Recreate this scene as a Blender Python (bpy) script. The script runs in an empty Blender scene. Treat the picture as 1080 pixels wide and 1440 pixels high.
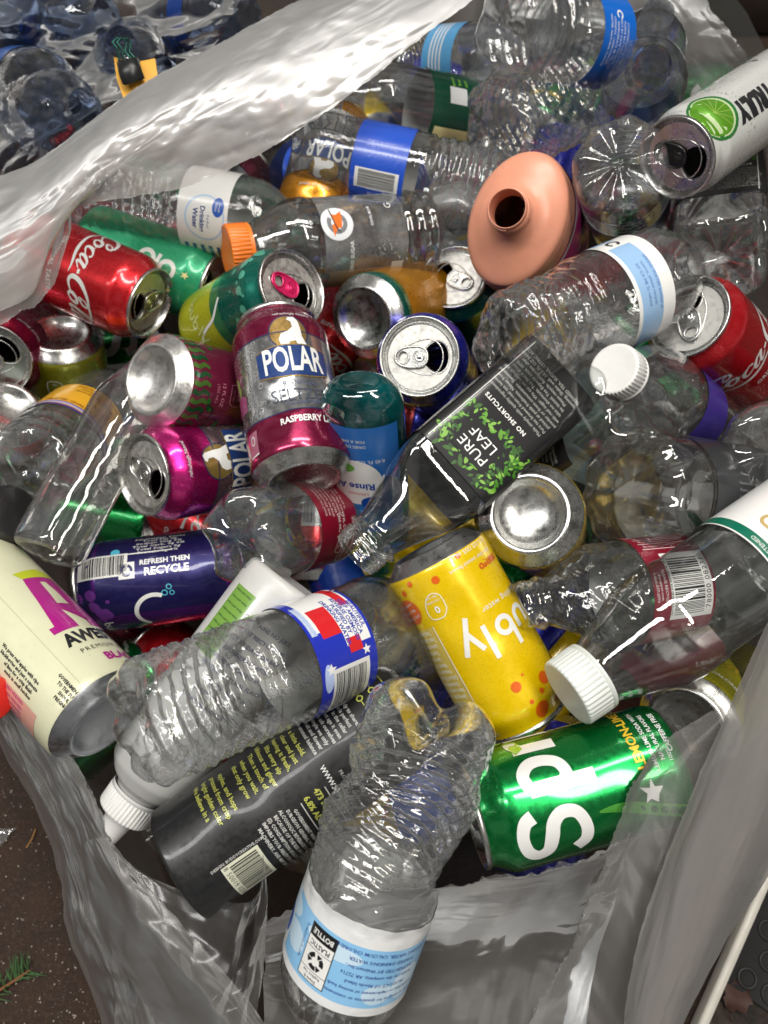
import bpy, bmesh, math, random
import numpy as np
from mathutils import Vector, Matrix

# ------------------------------------------------------------------ camera
SC = bpy.context.scene
COL = SC.collection
R = math.radians
PILE = 0.27                      # height of the top of the heap above the floor
CAMZ = 0.47
TILT = R(22)
CAM = np.array([0.0, 0.0, PILE + CAMZ])
cd = bpy.data.cameras.new('camera'); cam = bpy.data.objects.new('camera', cd); COL.objects.link(cam)
cam.location = CAM; cam.rotation_euler = (TILT, 0, 0)
cd.sensor_fit = 'VERTICAL'; cd.sensor_height = 36; cd.lens = 27.2
cd.clip_start = 0.01; cd.clip_end = 60
cd.dof.use_dof = True; cd.dof.focus_distance = 0.45; cd.dof.aperture_fstop = 9.0
SC.camera = cam

# ------------------------------------------------------------------ world and lamps
W = bpy.data.worlds.new('World'); SC.world = W; W.use_nodes = True
wn = W.node_tree.nodes; wl = W.node_tree.links
bg = wn['Background']; bg.inputs['Strength'].default_value = 0.36
tc = wn.new('ShaderNodeTexCoord'); nz = wn.new('ShaderNodeTexNoise'); cr = wn.new('ShaderNodeValToRGB')
nz.inputs['Scale'].default_value = 3.0; nz.inputs['Detail'].default_value = 3.0
wl.new(tc.outputs['Generated'], nz.inputs['Vector']); wl.new(nz.outputs['Fac'], cr.inputs['Fac'])
cr.color_ramp.elements[0].position = 0.42; cr.color_ramp.elements[0].color = (0.10, 0.10, 0.10, 1)
cr.color_ramp.elements[1].position = 0.62; cr.color_ramp.elements[1].color = (1.0, 0.96, 0.90, 1)
wl.new(cr.outputs['Color'], bg.inputs['Color'])

def area(name, loc, target, sx, sy, power, col, yaw=0):
    ld = bpy.data.lights.new(name, 'AREA'); ld.shape = 'RECTANGLE'; ld.size = sx; ld.size_y = sy
    ld.energy = power; ld.color = col
    o = bpy.data.objects.new(name, ld); COL.objects.link(o); o.location = loc
    d = Vector(target) - Vector(loc)
    o.rotation_euler = (d.to_track_quat('-Z', 'Y').to_matrix() @ Matrix.Rotation(R(yaw), 3, 'Z')).to_euler()
    return o
area('ceiling_tube_lamp', (0.58, 0.14, 2.2), (0.1, 0, 0.2), 1.3, 0.20, 25, (1.0, 0.95, 0.87), 15)
area('ceiling_tube_lamp', (0.10, 1.05, 2.2), (0, 0, 0.2), 1.3, 0.20, 20, (1.0, 0.96, 0.90), 12)
area('ceiling_tube_lamp', (-0.85, 0.20, 2.1), (0, 0, 0.2), 1.3, 0.22, 21, (1.0, 0.99, 0.96), 108)
SC.view_settings.view_transform = 'Standard'; SC.view_settings.look = 'None'
SC.view_settings.exposure = 0.0; SC.view_settings.gamma = 1.0
SC.cycles.max_bounces = 12; SC.cycles.transparent_max_bounces = 40; SC.cycles.glossy_bounces = 5
SC.cycles.diffuse_bounces = 3; SC.cycles.transmission_bounces = 6
SC.cycles.caustics_reflective = False; SC.cycles.caustics_refractive = False
SC.cycles.sample_clamp_indirect = 4.0
SC.cycles.use_denoising = True

# ------------------------------------------------------------------ pixel helpers
ct, st = math.cos(TILT), math.sin(TILT)
def ray(px, py):
    u = (px - 540) / 1088.0; v = (720 - py) / 1088.0
    return np.array([u, v * ct + st, v * st - ct])
def P(px, py, z):
    """world point on the ray of a photo pixel, z millimetres above the heap plane"""
    d = ray(px, py)
    t = (PILE + z * 0.001 - CAM[2]) / d[2]
    return CAM + d * t
def frame(A, B, z, L, up=1, roll=0, ref='m'):
    """place a thing of length L (mm): A, B ends of its axis, z height of its middle or of the end named by ref"""
    L = L * 0.001
    if ref != 'm':
        F_, T_ = (A, B) if ref == 'A' else (B, A); p = P(*F_, z); lo = z; hi = z - 1
        if np.linalg.norm(P(*T_, z) - p) >= L: q = P(*T_, z); q = p + (q - p) / np.linalg.norm(q - p) * L
        else:
            while np.linalg.norm(P(*T_, hi) - p) < L: lo = hi; hi -= 1
            q = P(*T_, hi)
        a, b = (p, q) if ref == 'A' else (q, p); w = (b - a) / np.linalg.norm(b - a)
        return axes(a, w, L, roll)
    def gap(t): return np.linalg.norm(P(*B, z + t) - P(*A, z - t))
    if gap(0) >= L:
        a, b = P(*A, z), P(*B, z); mid = (a + b) / 2
        w = (b - a) / np.linalg.norm(b - a); a = mid - w * L / 2
    else:
        lo, hi = 0.0, up * 1.0
        for k in range(1, 200):
            if gap(up * k * 1.0) > L: hi = up * k * 1.0; lo = up * (k - 1.0); break
        for _ in range(20):
            m = (lo + hi) / 2
            if gap(m) > L: hi = m
            else: lo = m
        a = P(*A, z - lo); b = P(*B, z + lo); w = (b - a) / np.linalg.norm(b - a)
    return axes(a, w, L, roll)
def axes(a, w, L, roll):
    mid = a + w * L / 2
    c = CAM - mid; x = c - w * np.dot(c, w); x /= np.linalg.norm(x); y = np.cross(w, x)
    cr_, sr = math.cos(R(roll)), math.sin(R(roll))
    x2 = x * cr_ + y * sr; y2 = np.cross(w, x2)
    M = Matrix(((x2[0], y2[0], w[0], a[0]), (x2[1], y2[1], w[1], a[1]), (x2[2], y2[2], w[2], a[2]), (0, 0, 0, 1)))
    return M

# ------------------------------------------------------------------ noise
def wob(Pt, f, seed, n=5):
    rs = np.random.RandomState(seed); out = 0
    for _ in range(n):
        d = rs.normal(size=3); d /= np.linalg.norm(d)
        out = out + np.sin(Pt @ d * f * rs.uniform(0.6, 1.5) + rs.uniform(0, 6.28))
    return out / n
def tri(x): return 2 * np.abs(2 * (x - np.floor(x + 0.5))) - 1
def crump(Pt, f, seed, n=5):
    rs = np.random.RandomState(seed); out = 0; a = 0
    for k in range(n):
        d = rs.normal(size=3); d /= np.linalg.norm(d); w = 1 / (1 + k * 0.5)
        q = Pt @ d * f * (0.6 + 0.35 * k) + rs.uniform(0, 6) + 0.25 * np.sin(Pt @ rs.normal(size=3) * f)
        out = out + w * tri(q); a += w
    return out / a
# ------------------------------------------------------------------ materials
MAT = {}
def newmat(name):
    m = bpy.data.materials.new(name); m.use_nodes = True
    n = m.node_tree.nodes; n.clear()
    return m, n, m.node_tree.links
def out_(n, l, sock):
    o = n.new('ShaderNodeOutputMaterial'); l.new(sock, o.inputs['Surface'])
def noise_(n, l, scale, detail=3, rough=0.6, co='Object', dist=0.0):
    t = n.new('ShaderNodeTexCoord'); z = n.new('ShaderNodeTexNoise')
    z.inputs['Scale'].default_value = scale; z.inputs['Detail'].default_value = detail
    z.inputs['Roughness'].default_value = rough; z.inputs['Distortion'].default_value = dist
    l.new(t.outputs[co], z.inputs['Vector']); return z
def bump_(n, l, h, strength, dist=0.001, normal=None):
    b = n.new('ShaderNodeBump'); b.inputs['Strength'].default_value = strength; b.inputs['Distance'].default_value = dist
    l.new(h, b.inputs['Height'])
    if normal: l.new(normal, b.inputs['Normal'])
    return b.outputs['Normal']
def mrange(n, l, s, a, b, c, d):
    m = n.new('ShaderNodeMapRange'); l.new(s, m.inputs['Value'])
    for k, v in zip(('From Min', 'From Max', 'To Min', 'To Max'), (a, b, c, d)): m.inputs[k].default_value = v
    return m.outputs['Result']
def mixc(n, l, fac, a, b, mode='MIX'):
    m = n.new('ShaderNodeMix'); m.data_type = 'RGBA'; m.blend_type = mode
    if isinstance(fac, float): m.inputs[0].default_value = fac
    else: l.new(fac, m.inputs[0])
    for i, c in ((6, a), (7, b)):
        if isinstance(c, tuple): m.inputs[i].default_value = (*c, 1)[:4]
        else: l.new(c, m.inputs[i])
    return m.outputs[2]

def paint(name, col, metal=0.75, rough=0.24, coat=0.5, wear=0.08, bump=0.04):
    """printed aluminium: tinted metal under a clear varnish, with faint scuffs"""
    if name in MAT: return MAT[name]
    m, n, l = newmat(name)
    p = n.new('ShaderNodeBsdfPrincipled')
    z = noise_(n, l, 60, 5, 0.7)
    z2 = noise_(n, l, 320, 3, 0.6)
    dirt = mrange(n, l, z.outputs['Fac'], 0.35, 0.72, 0.0, wear)
    c = mixc(n, l, dirt, tuple(col), tuple(min(1, x * 0.55 + 0.03) for x in col))
    l.new(c, p.inputs['Base Color'])
    p.inputs['Metallic'].default_value = metal
    r = mrange(n, l, z2.outputs['Fac'], 0.3, 0.75, rough * 0.8, rough * 1.45)
    l.new(r, p.inputs['Roughness'])
    p.inputs['Coat Weight'].default_value = coat; p.inputs['Coat Roughness'].default_value = 0.07
    l.new(bump_(n, l, z.outputs['Fac'], bump, 0.0006), p.inputs['Normal'])
    out_(n, l, p.outputs[0]); MAT[name] = m; return m

def metal(name, col=(0.78, 0.78, 0.77), rough=0.22, scratch=0.15, scale=180):
    if name in MAT: return MAT[name]
    m, n, l = newmat(name); p = n.new('ShaderNodeBsdfPrincipled')
    z = noise_(n, l, scale, 4, 0.7); z2 = noise_(n, l, 35, 4, 0.6)
    l.new(mixc(n, l, mrange(n, l, z2.outputs['Fac'], 0.4, 0.7, 0.0, 0.5), tuple(col), tuple(x * 0.62 for x in col)), p.inputs['Base Color'])
    p.inputs['Metallic'].default_value = 1.0
    l.new(mrange(n, l, z.outputs['Fac'], 0.3, 0.7, rough * 0.75, rough * 1.6), p.inputs['Roughness'])
    l.new(bump_(n, l, z.outputs['Fac'], scratch, 0.0004), p.inputs['Normal'])
    out_(n, l, p.outputs[0]); MAT[name] = m; return m

def plastic(name, col, rough=0.35, sss=0.0, spec=0.5, bump=0.1, alpha=None):
    if name in MAT: return MAT[name]
    m, n, l = newmat(name); p = n.new('ShaderNodeBsdfPrincipled')
    z = noise_(n, l, 45, 5, 0.65)
    l.new(mixc(n, l, mrange(n, l, z.outputs['Fac'], 0.45, 0.75, 0.0, 0.35), tuple(col), tuple(x * 0.72 for x in col)), p.inputs['Base Color'])
    l.new(mrange(n, l, z.outputs['Fac'], 0.3, 0.7, rough * 0.8, rough * 1.3), p.inputs['Roughness'])
    p.inputs['Specular IOR Level'].default_value = spec
    if sss: p.inputs['Subsurface Weight'].default_value = sss; p.inputs['Subsurface Radius'].default_value = (0.004, 0.003, 0.002)
    l.new(bump_(n, l, z.outputs['Fac'], bump, 0.0006), p.inputs['Normal'])
    out_(n, l, p.outputs[0]); MAT[name] = m; return m

def label_mat(name, col, rough=0.3, back=(0.62, 0.62, 0.60), wrinkle=0.25):
    """thin printed film; its unprinted inner side is pale"""
    if name in MAT: return MAT[name]
    m, n, l = newmat(name); p = n.new('ShaderNodeBsdfPrincipled')
    g = n.new('ShaderNodeNewGeometry')
    z = noise_(n, l, 70, 4, 0.6, dist=0.8)
    if back is None: l.new(mixc(n, l, 0.0, tuple(col), tuple(col)), p.inputs['Base Color'])
    else: l.new(mixc(n, l, g.outputs['Backfacing'], tuple(col), tuple(back)), p.inputs['Base Color'])
    p.inputs['Roughness'].default_value = rough
    p.inputs['Coat Weight'].default_value = 0.4; p.inputs['Coat Roughness'].default_value = 0.1
    l.new(bump_(n, l, z.outputs['Fac'], wrinkle, 0.0015), p.inputs['Normal'])
    out_(n, l, p.outputs[0]); MAT[name] = m; return m

def pet(name, tint=(0.97, 0.98, 0.98), edge=(0.45, 0.47, 0.47), wr=0.22, haze=0.022, scale=90, gl=0.03, boost=1.8, hcol=(0.75, 0.77, 0.78)):
    """thin clear bottle wall: passes light, mirrors at glancing angles, darkens edge-on"""
    if name in MAT: return MAT[name]
    m, n, l = newmat(name)
    z = noise_(n, l, scale, 3, 0.55, dist=1.2); z2 = noise_(n, l, 24, 5, 0.7)
    nm = bump_(n, l, z.outputs['Fac'], wr, 0.002)
    lw = n.new('ShaderNodeLayerWeight'); lw.inputs['Blend'].default_value = 0.35; l.new(nm, lw.inputs['Normal'])
    tr = n.new('ShaderNodeBsdfTransparent')
    f3 = n.new('ShaderNodeMath'); f3.operation = 'POWER'; l.new(lw.outputs['Facing'], f3.inputs[0]); f3.inputs[1].default_value = 2.9
    l.new(mixc(n, l, f3.outputs[0], tuple(tint), tuple(edge)), tr.inputs['Color'])
    gls = n.new('ShaderNodeBsdfGlossy'); gls.inputs['Roughness'].default_value = gl; gls.inputs['Color'].default_value = (1, 1, 1, 1)
    l.new(nm, gls.inputs['Normal'])
    fr = n.new('ShaderNodeFresnel'); fr.inputs['IOR'].default_value = 1.57; l.new(nm, fr.inputs['Normal'])
    mu = n.new('ShaderNodeMath'); mu.operation = 'MULTIPLY'; l.new(fr.outputs[0], mu.inputs[0]); mu.inputs[1].default_value = boost; mu.use_clamp = True
    mn = n.new('ShaderNodeMath'); mn.operation = 'MINIMUM'; l.new(mu.outputs[0], mn.inputs[0]); mn.inputs[1].default_value = 0.75
    df = n.new('ShaderNodeBsdfDiffuse'); df.inputs['Color'].default_value = (*hcol, 1)
    m1 = n.new('ShaderNodeMixShader'); l.new(mrange(n, l, z2.outputs['Fac'], 0.4, 0.8, haze * 0.4, haze * 2.2), m1.inputs[0])
    l.new(tr.outputs[0], m1.inputs[1]); l.new(df.outputs[0], m1.inputs[2])
    m2 = n.new('ShaderNodeMixShader'); l.new(mn.outputs[0], m2.inputs[0]); l.new(m1.outputs[0], m2.inputs[1]); l.new(gls.outputs[0], m2.inputs[2])
    out_(n, l, m2.outputs[0]); MAT[name] = m; return m

def film(name, opac=0.5, col=(0.62, 0.61, 0.60), wr=0.6, rough=0.22, gloss=0.12, scale=28, streak=(.28, 1, 1)):
    """milky polythene film with creases"""
    if name in MAT: return MAT[name]
    m, n, l = newmat(name)
    t = n.new('ShaderNodeTexCoord'); mp = n.new('ShaderNodeMapping'); mp.inputs['Scale'].default_value = streak
    l.new(t.outputs['UV'], mp.inputs['Vector'])
    def nz_(s, d, dist, d_=0):
        z = n.new('ShaderNodeTexNoise'); z.inputs['Scale'].default_value = s; z.inputs['Detail'].default_value = d
        z.inputs['Distortion'].default_value = dist; l.new(mp.outputs[0], z.inputs['Vector']); return z
    z = nz_(scale, 2, 0.6); z2 = nz_(scale * 3.2, 2, 1.0); zb = nz_(6, 4, 0.5)
    vo = n.new('ShaderNodeTexVoronoi'); vo.feature = 'DISTANCE_TO_EDGE'; vo.inputs['Scale'].default_value = scale * 0.9
    wv = mixc(n, l, 0.12, mp.outputs[0], z.outputs['Color']); l.new(wv, vo.inputs['Vector'])
    nm = None
    for ang, sx, sc_, amt, det in ((0.25, .35, .30, .0060, 1.5), (-.5, .5, .75, .0030, 2.0), (.1, .22, 1.9, .0012, 2.0), (1.2, .6, 1.3, .0012, 1.0)):
        mq = n.new('ShaderNodeMapping'); mq.inputs['Rotation'].default_value = (0, 0, ang); mq.inputs['Scale'].default_value = (sx, 1, 1); l.new(t.outputs['UV'], mq.inputs['Vector'])
        w = n.new('ShaderNodeTexNoise'); w.noise_type = 'RIDGED_MULTIFRACTAL'; w.inputs['Scale'].default_value = sc_ * scale; w.inputs['Detail'].default_value = det
        w.inputs['Distortion'].default_value = 0.5; l.new(mq.outputs[0], w.inputs['Vector'])
        nm = bump_(n, l, w.outputs['Fac'], wr, amt, nm)
    lw = n.new('ShaderNodeLayerWeight'); lw.inputs['Blend'].default_value = 0.4; l.new(nm, lw.inputs['Normal'])
    tr = n.new('ShaderNodeBsdfTransparent'); tr.inputs['Color'].default_value = (0.93, 0.93, 0.93, 1)
    df = n.new('ShaderNodeBsdfDiffuse'); df.inputs['Color'].default_value = (*col, 1); l.new(nm, df.inputs['Normal'])
    tl = n.new('ShaderNodeBsdfTranslucent'); tl.inputs['Color'].default_value = (*col, 1); l.new(nm, tl.inputs['Normal'])
    md = n.new('ShaderNodeMixShader'); md.inputs[0].default_value = 0.5; l.new(df.outputs[0], md.inputs[1]); l.new(tl.outputs[0], md.inputs[2])
    op = mrange(n, l, lw.outputs['Facing'], 0.05, 0.9, opac, min(1, opac + 0.38))
    op2 = n.new('ShaderNodeMath'); op2.operation = 'ADD'; l.new(op, op2.inputs[0]); op2.use_clamp = True
    l.new(mrange(n, l, zb.outputs['Fac'], 0.3, 0.7, -0.08, 0.10), op2.inputs[1])
    m1 = n.new('ShaderNodeMixShader'); l.new(op2.outputs[0], m1.inputs[0]); l.new(tr.outputs[0], m1.inputs[1]); l.new(md.outputs[0], m1.inputs[2])
    gl = n.new('ShaderNodeBsdfGlossy'); gl.inputs['Roughness'].default_value = rough; l.new(nm, gl.inputs['Normal'])
    fr = n.new('ShaderNodeFresnel'); fr.inputs['IOR'].default_value = 1.5; l.new(nm, fr.inputs['Normal'])
    fa = n.new('ShaderNodeMath'); fa.operation = 'ADD'; l.new(fr.outputs[0], fa.inputs[0]); fa.inputs[1].default_value = gloss - 0.07; fa.use_clamp = True
    m2 = n.new('ShaderNodeMixShader'); l.new(fa.outputs[0], m2.inputs[0]); l.new(m1.outputs[0], m2.inputs[1]); l.new(gl.outputs[0], m2.inputs[2])
    out_(n, l, m2.outputs[0]); MAT[name] = m; return m

ALU = metal('bare_aluminium', (0.62, 0.62, 0.60), 0.24, 0.15)
ALUB = metal('brushed_aluminium', (0.60, 0.59, 0.56), 0.46, 0.3, 300)
PET = pet('clear_plastic')
PETW = pet('crinkled_clear_plastic', wr=0.25, scale=150, haze=0.035)
PETB = pet('bluish_clear_plastic', tint=(0.93, 0.96, 0.99), edge=(0.42, 0.48, 0.54), wr=0.3)
PETG = pet('smoky_clear_plastic', tint=(0.95, 0.96, 0.95), edge=(0.42, 0.44, 0.42), wr=0.04, haze=0.02)
PETF = pet('frosted_clear_plastic', tint=(0.86, 0.88, 0.87), edge=(0.55, 0.57, 0.57), wr=0.15, haze=0.30, gl=0.2)
PETT = pet('teal_clear_plastic', tint=(0.02, 0.40, 0.40), edge=(0.0, 0.10, 0.11), wr=0.1, haze=0.30, hcol=(0.0, 0.13, 0.14))
GREYF = pet('grey_print_film', tint=(.62, .62, .62), edge=(.3, .3, .3), wr=.25, scale=60, haze=0.40, hcol=(.34, .35, .35))
WHITECAP = plastic('white_cap_plastic', (0.78, 0.78, 0.76), 0.35, 0.1)
BLACKCAP = plastic('black_cap_plastic', (0.015, 0.015, 0.016), 0.3)
REDCAP = plastic('red_cap_plastic', (0.75, 0.03, 0.02), 0.35)
ORANGECAP = plastic('orange_cap_plastic', (0.85, 0.20, 0.02), 0.35)
BLUECAP = plastic('blue_cap_plastic', (0.02, 0.10, 0.45), 0.35)
INK = {}
def ink(col, metal=0.1, rough=0.35):
    k = tuple(round(c, 3) for c in col) + (metal,)
    if k not in INK:
        INK[k] = paint('ink_%02d' % len(INK), col, metal, rough, 0.5, 0.08, 0.05)
    return INK[k]
def lab(col, rough=0.3, wrinkle=0.25, back=(0.62, 0.62, 0.60)):
    k = ('L',) + tuple(round(c, 3) for c in col) + (wrinkle, back)
    if k not in INK: INK[k] = label_mat('label_ink_%02d' % len(INK), col, rough, back, wrinkle)
    return INK[k]
WHT = (0.80, 0.80, 0.78); BLK = (0.012, 0.012, 0.014)
# ------------------------------------------------------------------ mesh buffer (local millimetres)
class MB:
    def __init__(s): s.v = []; s.f = []; s.m = []; s.n = []; s.mats = []; s.uv = {}; s.c = 0; s.nrm = []
    def mi(s, mat):
        if mat not in s.mats: s.mats.append(mat)
        return s.mats.index(mat)
    def add(s, V, F, mat, N=None):
        V = np.asarray(V, float); k = s.mi(mat)
        s.v.append(V); s.nrm.append(np.zeros_like(V) if N is None else N)
        for f in F: s.f.append(tuple(i + s.c for i in f))
        s.m += [k] * len(F); s.c += len(V)
    def grid(s, G, mat, closeu=False, closev=False, matf=None):
        """G: (nv, nu, 3)"""
        nv, nu, _ = G.shape; V = G.reshape(-1, 3); F = []; ms = []
        for j in range(nv - (0 if closev else 1)):
            j2 = (j + 1) % nv
            for i in range(nu - (0 if closeu else 1)):
                i2 = (i + 1) % nu
                F.append((j * nu + i, j * nu + i2, j2 * nu + i2, j2 * nu + i))
                if matf: ms.append(matf(j, i))
        c0 = s.c
        s.add(V, F, mat)
        if matf: s.m[-len(F):] = [s.mi(x) for x in ms]
        return c0
    def build(s, name, parent=None, label=None, uvgrid=None):
        V = np.concatenate(s.v) * 0.001
        me = bpy.data.meshes.new(name); me.from_pydata(V.tolist(), [], s.f)
        for m in s.mats: me.materials.append(m)
        me.polygons.foreach_set('material_index', s.m)
        me.polygons.foreach_set('use_smooth', [True] * len(me.polygons))
        N = np.concatenate(s.nrm)
        if uvgrid is not None:
            uv = me.uv_layers.new(name='UVMap'); li = np.zeros(len(me.loops), int); me.loops.foreach_get('vertex_index', li)
            uv.data.foreach_set('uv', uvgrid[li].ravel())
        me.update()
        if np.abs(N).sum() > 0: me.normals_split_custom_set_from_vertices(N.tolist())
        o = bpy.data.objects.new(name, me); COL.objects.link(o)
        if parent: o.parent = parent
        if label: o['label'] = label
        return o

def thing(name, label, cat, M=None, group=None):
    o = bpy.data.objects.new(name, None); COL.objects.link(o); o.empty_display_size = 0.02
    o['label'] = label; o['category'] = cat
    if group: o['group'] = group
    if M is not None: o.matrix_world = M
    return o
def tag(o, label, cat, group=None):
    o['label'] = label; o['category'] = cat
    if group: o['group'] = group
    return o

def tube(mb, path, r, mat, n=8, closed=False, rr=None):
    path = [np.array(p, float) for p in path]; N = len(path); rings = []
    prev = None
    for i, p in enumerate(path):
        a = path[(i - 1) % N] if (closed or i > 0) else p; b = path[(i + 1) % N] if (closed or i < N - 1) else p
        t = b - a; t /= (np.linalg.norm(t) + 1e-9)
        if prev is None: h = np.array([0, 0, 1.0]) if abs(t[2]) < 0.9 else np.array([1.0, 0, 0])
        else: h = prev
        x = h - t * np.dot(h, t); x /= np.linalg.norm(x) + 1e-9; y = np.cross(t, x); prev = x
        q = rr[i] if rr is not None else r
        rings.append([p + q * (math.cos(k * 2 * math.pi / n) * x + math.sin(k * 2 * math.pi / n) * y) for k in range(n)])
    mb.grid(np.array(rings), mat, closeu=True, closev=closed)

# ------------------------------------------------------------------ flat artwork (s right, v up, millimetres) wrapped on surfaces
_TC = {}
def text_mesh(s, size, bold, shear, xs, spacing):
    key = (s, size, bold, shear, xs, spacing)
    if key in _TC: return _TC[key]
    c = bpy.data.curves.new('t', 'FONT'); c.body = s; c.size = size; c.offset = bold * size; c.shear = shear
    c.resolution_u = 3 if size > 8 else (2 if size > 3 else 1); c.align_x = 'CENTER'; c.align_y = 'CENTER'; c.space_character = spacing; c.space_line = 1.0
    o = bpy.data.objects.new('t', c); me = o.to_mesh()
    V = np.zeros(len(me.vertices) * 3); me.vertices.foreach_get('co', V); V = V.reshape(-1, 3)[:, :2].copy()
    F = [tuple(p.vertices) for p in me.polygons]
    o.to_mesh_clear(); bpy.data.objects.remove(o); bpy.data.curves.remove(c)
    V[:, 0] *= xs
    _TC[key] = (V, F); return V, F

def refine(V, F, step):
    if len(V) == 0: return V, F
    ext = V.max(0) - V.min(0)
    if ext.max() < step * 1.6: return V, F
    bm = bmesh.new(); vs = [bm.verts.new((p[0], p[1], 0)) for p in V]
    for f in F:
        try: bm.faces.new([vs[i] for i in f])
        except ValueError: pass
    for ax in (0, 1):
        no = (1, 0, 0) if ax == 0 else (0, 1, 0); lo, hi = V[:, ax].min(), V[:, ax].max()
        st_ = step if ax == 0 else step * 1.7
        k = math.floor(lo / st_) + 1
        while k * st_ < hi - 0.05:
            co = (k * st_, 0, 0) if ax == 0 else (0, k * st_, 0)
            bmesh.ops.bisect_plane(bm, geom=bm.verts[:] + bm.edges[:] + bm.faces[:], plane_co=co, plane_no=no, dist=1e-4)
            k += 1
    bmesh.ops.triangulate(bm, faces=[f for f in bm.faces if len(f.verts) > 4])
    bm.verts.index_update()
    V2 = np.array([v.co[:2] for v in bm.verts]); F2 = [tuple(v.index for v in f.verts) for f in bm.faces]
    bm.free(); return V2, F2

class Art:
    def __init__(s): s.items = []
    def raw(s, V, F, mat, layer, step=2.6):
        V, F = refine(np.asarray(V, float), F, step); s.items.append((V, F, mat, layer)); return s
    def poly(s, pts, mat, layer=1, step=2.6, at=(0, 0), rot=0, sc=1):
        pts = np.asarray(pts, float) * sc; c, q = math.cos(R(rot)), math.sin(R(rot))
        pts = np.stack([pts[:, 0] * c - pts[:, 1] * q, pts[:, 0] * q + pts[:, 1] * c], 1) + np.array(at)
        bm = bmesh.new(); vs = [bm.verts.new((p[0], p[1], 0)) for p in pts]; f = bm.faces.new(vs)
        bmesh.ops.triangulate(bm, faces=[f])
        bm.normal_update()
        for f in bm.faces:
            if f.normal.z < 0: f.normal_flip()
        bm.verts.index_update(); F = [tuple(v.index for v in f.verts) for f in bm.faces]; bm.free()
        return s.raw(pts, F, mat, layer, step)
    def rect(s, x0, y0, x1, y1, mat, layer=1, rot=0, at=(0, 0)):
        return s.poly([(x0, y0), (x1, y0), (x1, y1), (x0, y1)], mat, layer, rot=rot, at=at)
    def disc(s, x, y, r, mat, layer=1, ry=None, n=28, rot=0):
        ry = ry or r
        return s.poly([(r * math.cos(a), ry * math.sin(a)) for a in np.linspace(0, 2 * math.pi, n, endpoint=False)], mat, layer, at=(x, y), rot=rot)
    def ring(s, x, y, r0, r1, mat, layer=1, n=20, a0=0, a1=360, ry=1.0, rot=0):
        A = np.linspace(R(a0), R(a1), n + 1); c, q = math.cos(R(rot)), math.sin(R(rot)); V = []
        for rr in (r0, r1):
            for a in A:
                X, Y = rr * math.cos(a), rr * math.sin(a) * ry; V.append((x + X * c - Y * q, y + X * q + Y * c))
        F = [(i, i + n + 1, i + n + 2, i + 1) for i in range(n)]
        return s.raw(V, F, mat, layer)
    def text(s, t, x, y, size, mat, layer=2, bold=0, shear=0, xs=1, rot=0, spacing=1):
        V, F = text_mesh(t, size, bold, shear, xs, spacing)
        if size > 4.5: V, F = refine(V, F, 2.4)
        c, q = math.cos(R(rot)), math.sin(R(rot))
        V2 = np.stack([V[:, 0] * c - V[:, 1] * q + x, V[:, 0] * q + V[:, 1] * c + y], 1)
        s.items.append((V2, F, mat, layer)); return s
    def lines(s, rows, x, y, size, mat, layer=2, lead=1.35, **k):
        rot = k.get('rot', 0); c, q = math.cos(R(rot)), math.sin(R(rot))
        for i, t in enumerate(rows):
            d = -(i - (len(rows) - 1) / 2) * size * lead
            s.text(t, x - d * q, y + d * c, size, mat, layer, **k)
        return s
    def stroke(s, pts, w, mat, layer=2, at=(0, 0), sc=1, rot=0, n=6):
        """ribbon through pts (Catmull-Rom); w a width or a list of widths"""
        p = np.asarray(pts, float); w = np.full(len(p), w, float) if np.isscalar(w) else np.asarray(w, float)
        Q, WW = [], []
        for i in range(len(p) - 1):
            p0, p1, p2, p3 = p[max(i - 1, 0)], p[i], p[i + 1], p[min(i + 2, len(p) - 1)]
            for t in np.linspace(0, 1, n, endpoint=False):
                Q.append(0.5 * ((2 * p1) + (-p0 + p2) * t + (2 * p0 - 5 * p1 + 4 * p2 - p3) * t * t + (-p0 + 3 * p1 - 3 * p2 + p3) * t ** 3))
                WW.append(w[i] * (1 - t) + w[i + 1] * t)
        Q.append(p[-1]); WW.append(w[-1]); Q = np.array(Q) * sc; WW = np.array(WW) * sc
        T = np.gradient(Q, axis=0); T /= (np.linalg.norm(T, axis=1)[:, None] + 1e-9); Nn = np.stack([-T[:, 1], T[:, 0]], 1)
        L_, R_ = Q + Nn * WW[:, None] / 2, Q - Nn * WW[:, None] / 2
        c, q = math.cos(R(rot)), math.sin(R(rot)); V = np.concatenate([L_, R_]); m = len(Q)
        V = np.stack([V[:, 0] * c - V[:, 1] * q + at[0], V[:, 0] * q + V[:, 1] * c + at[1]], 1)
        F = [(i, i + m, i + m + 1, i + 1) for i in range(m - 1)]
        s.items.append((V, F, mat, layer)); return s
    def barcode(s, x, y, w, h, rot=0, layer=2, seed=3, digits='', bgc=None, barc=None):
        bgc = bgc or ink(WHT); barc = barc or ink(BLK)
        s.rect(-w / 2, -h / 2, w / 2, h / 2, bgc, layer, rot=rot, at=(x, y))
        rs = random.Random(seed); p = -w / 2 + w * 0.07; b0 = -h / 2 + h * (0.2 if digits else 0.08)
        while p < w / 2 - w * 0.09:
            q = rs.choice([1, 1, 2, 3]) * w / 95
            s.rect(p, b0, p + q, h / 2 - h * 0.08, barc, layer + 1, rot=rot, at=(x, y))
            p += q + rs.choice([1, 1, 2, 2]) * w / 95
        if digits:
            c, qq = math.cos(R(rot)), math.sin(R(rot)); d = -h / 2 + h * 0.10
            s.text(digits, x - d * qq, y + d * c, h * 0.17, barc, layer + 1, rot=rot, spacing=1.15)
        return s
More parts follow.
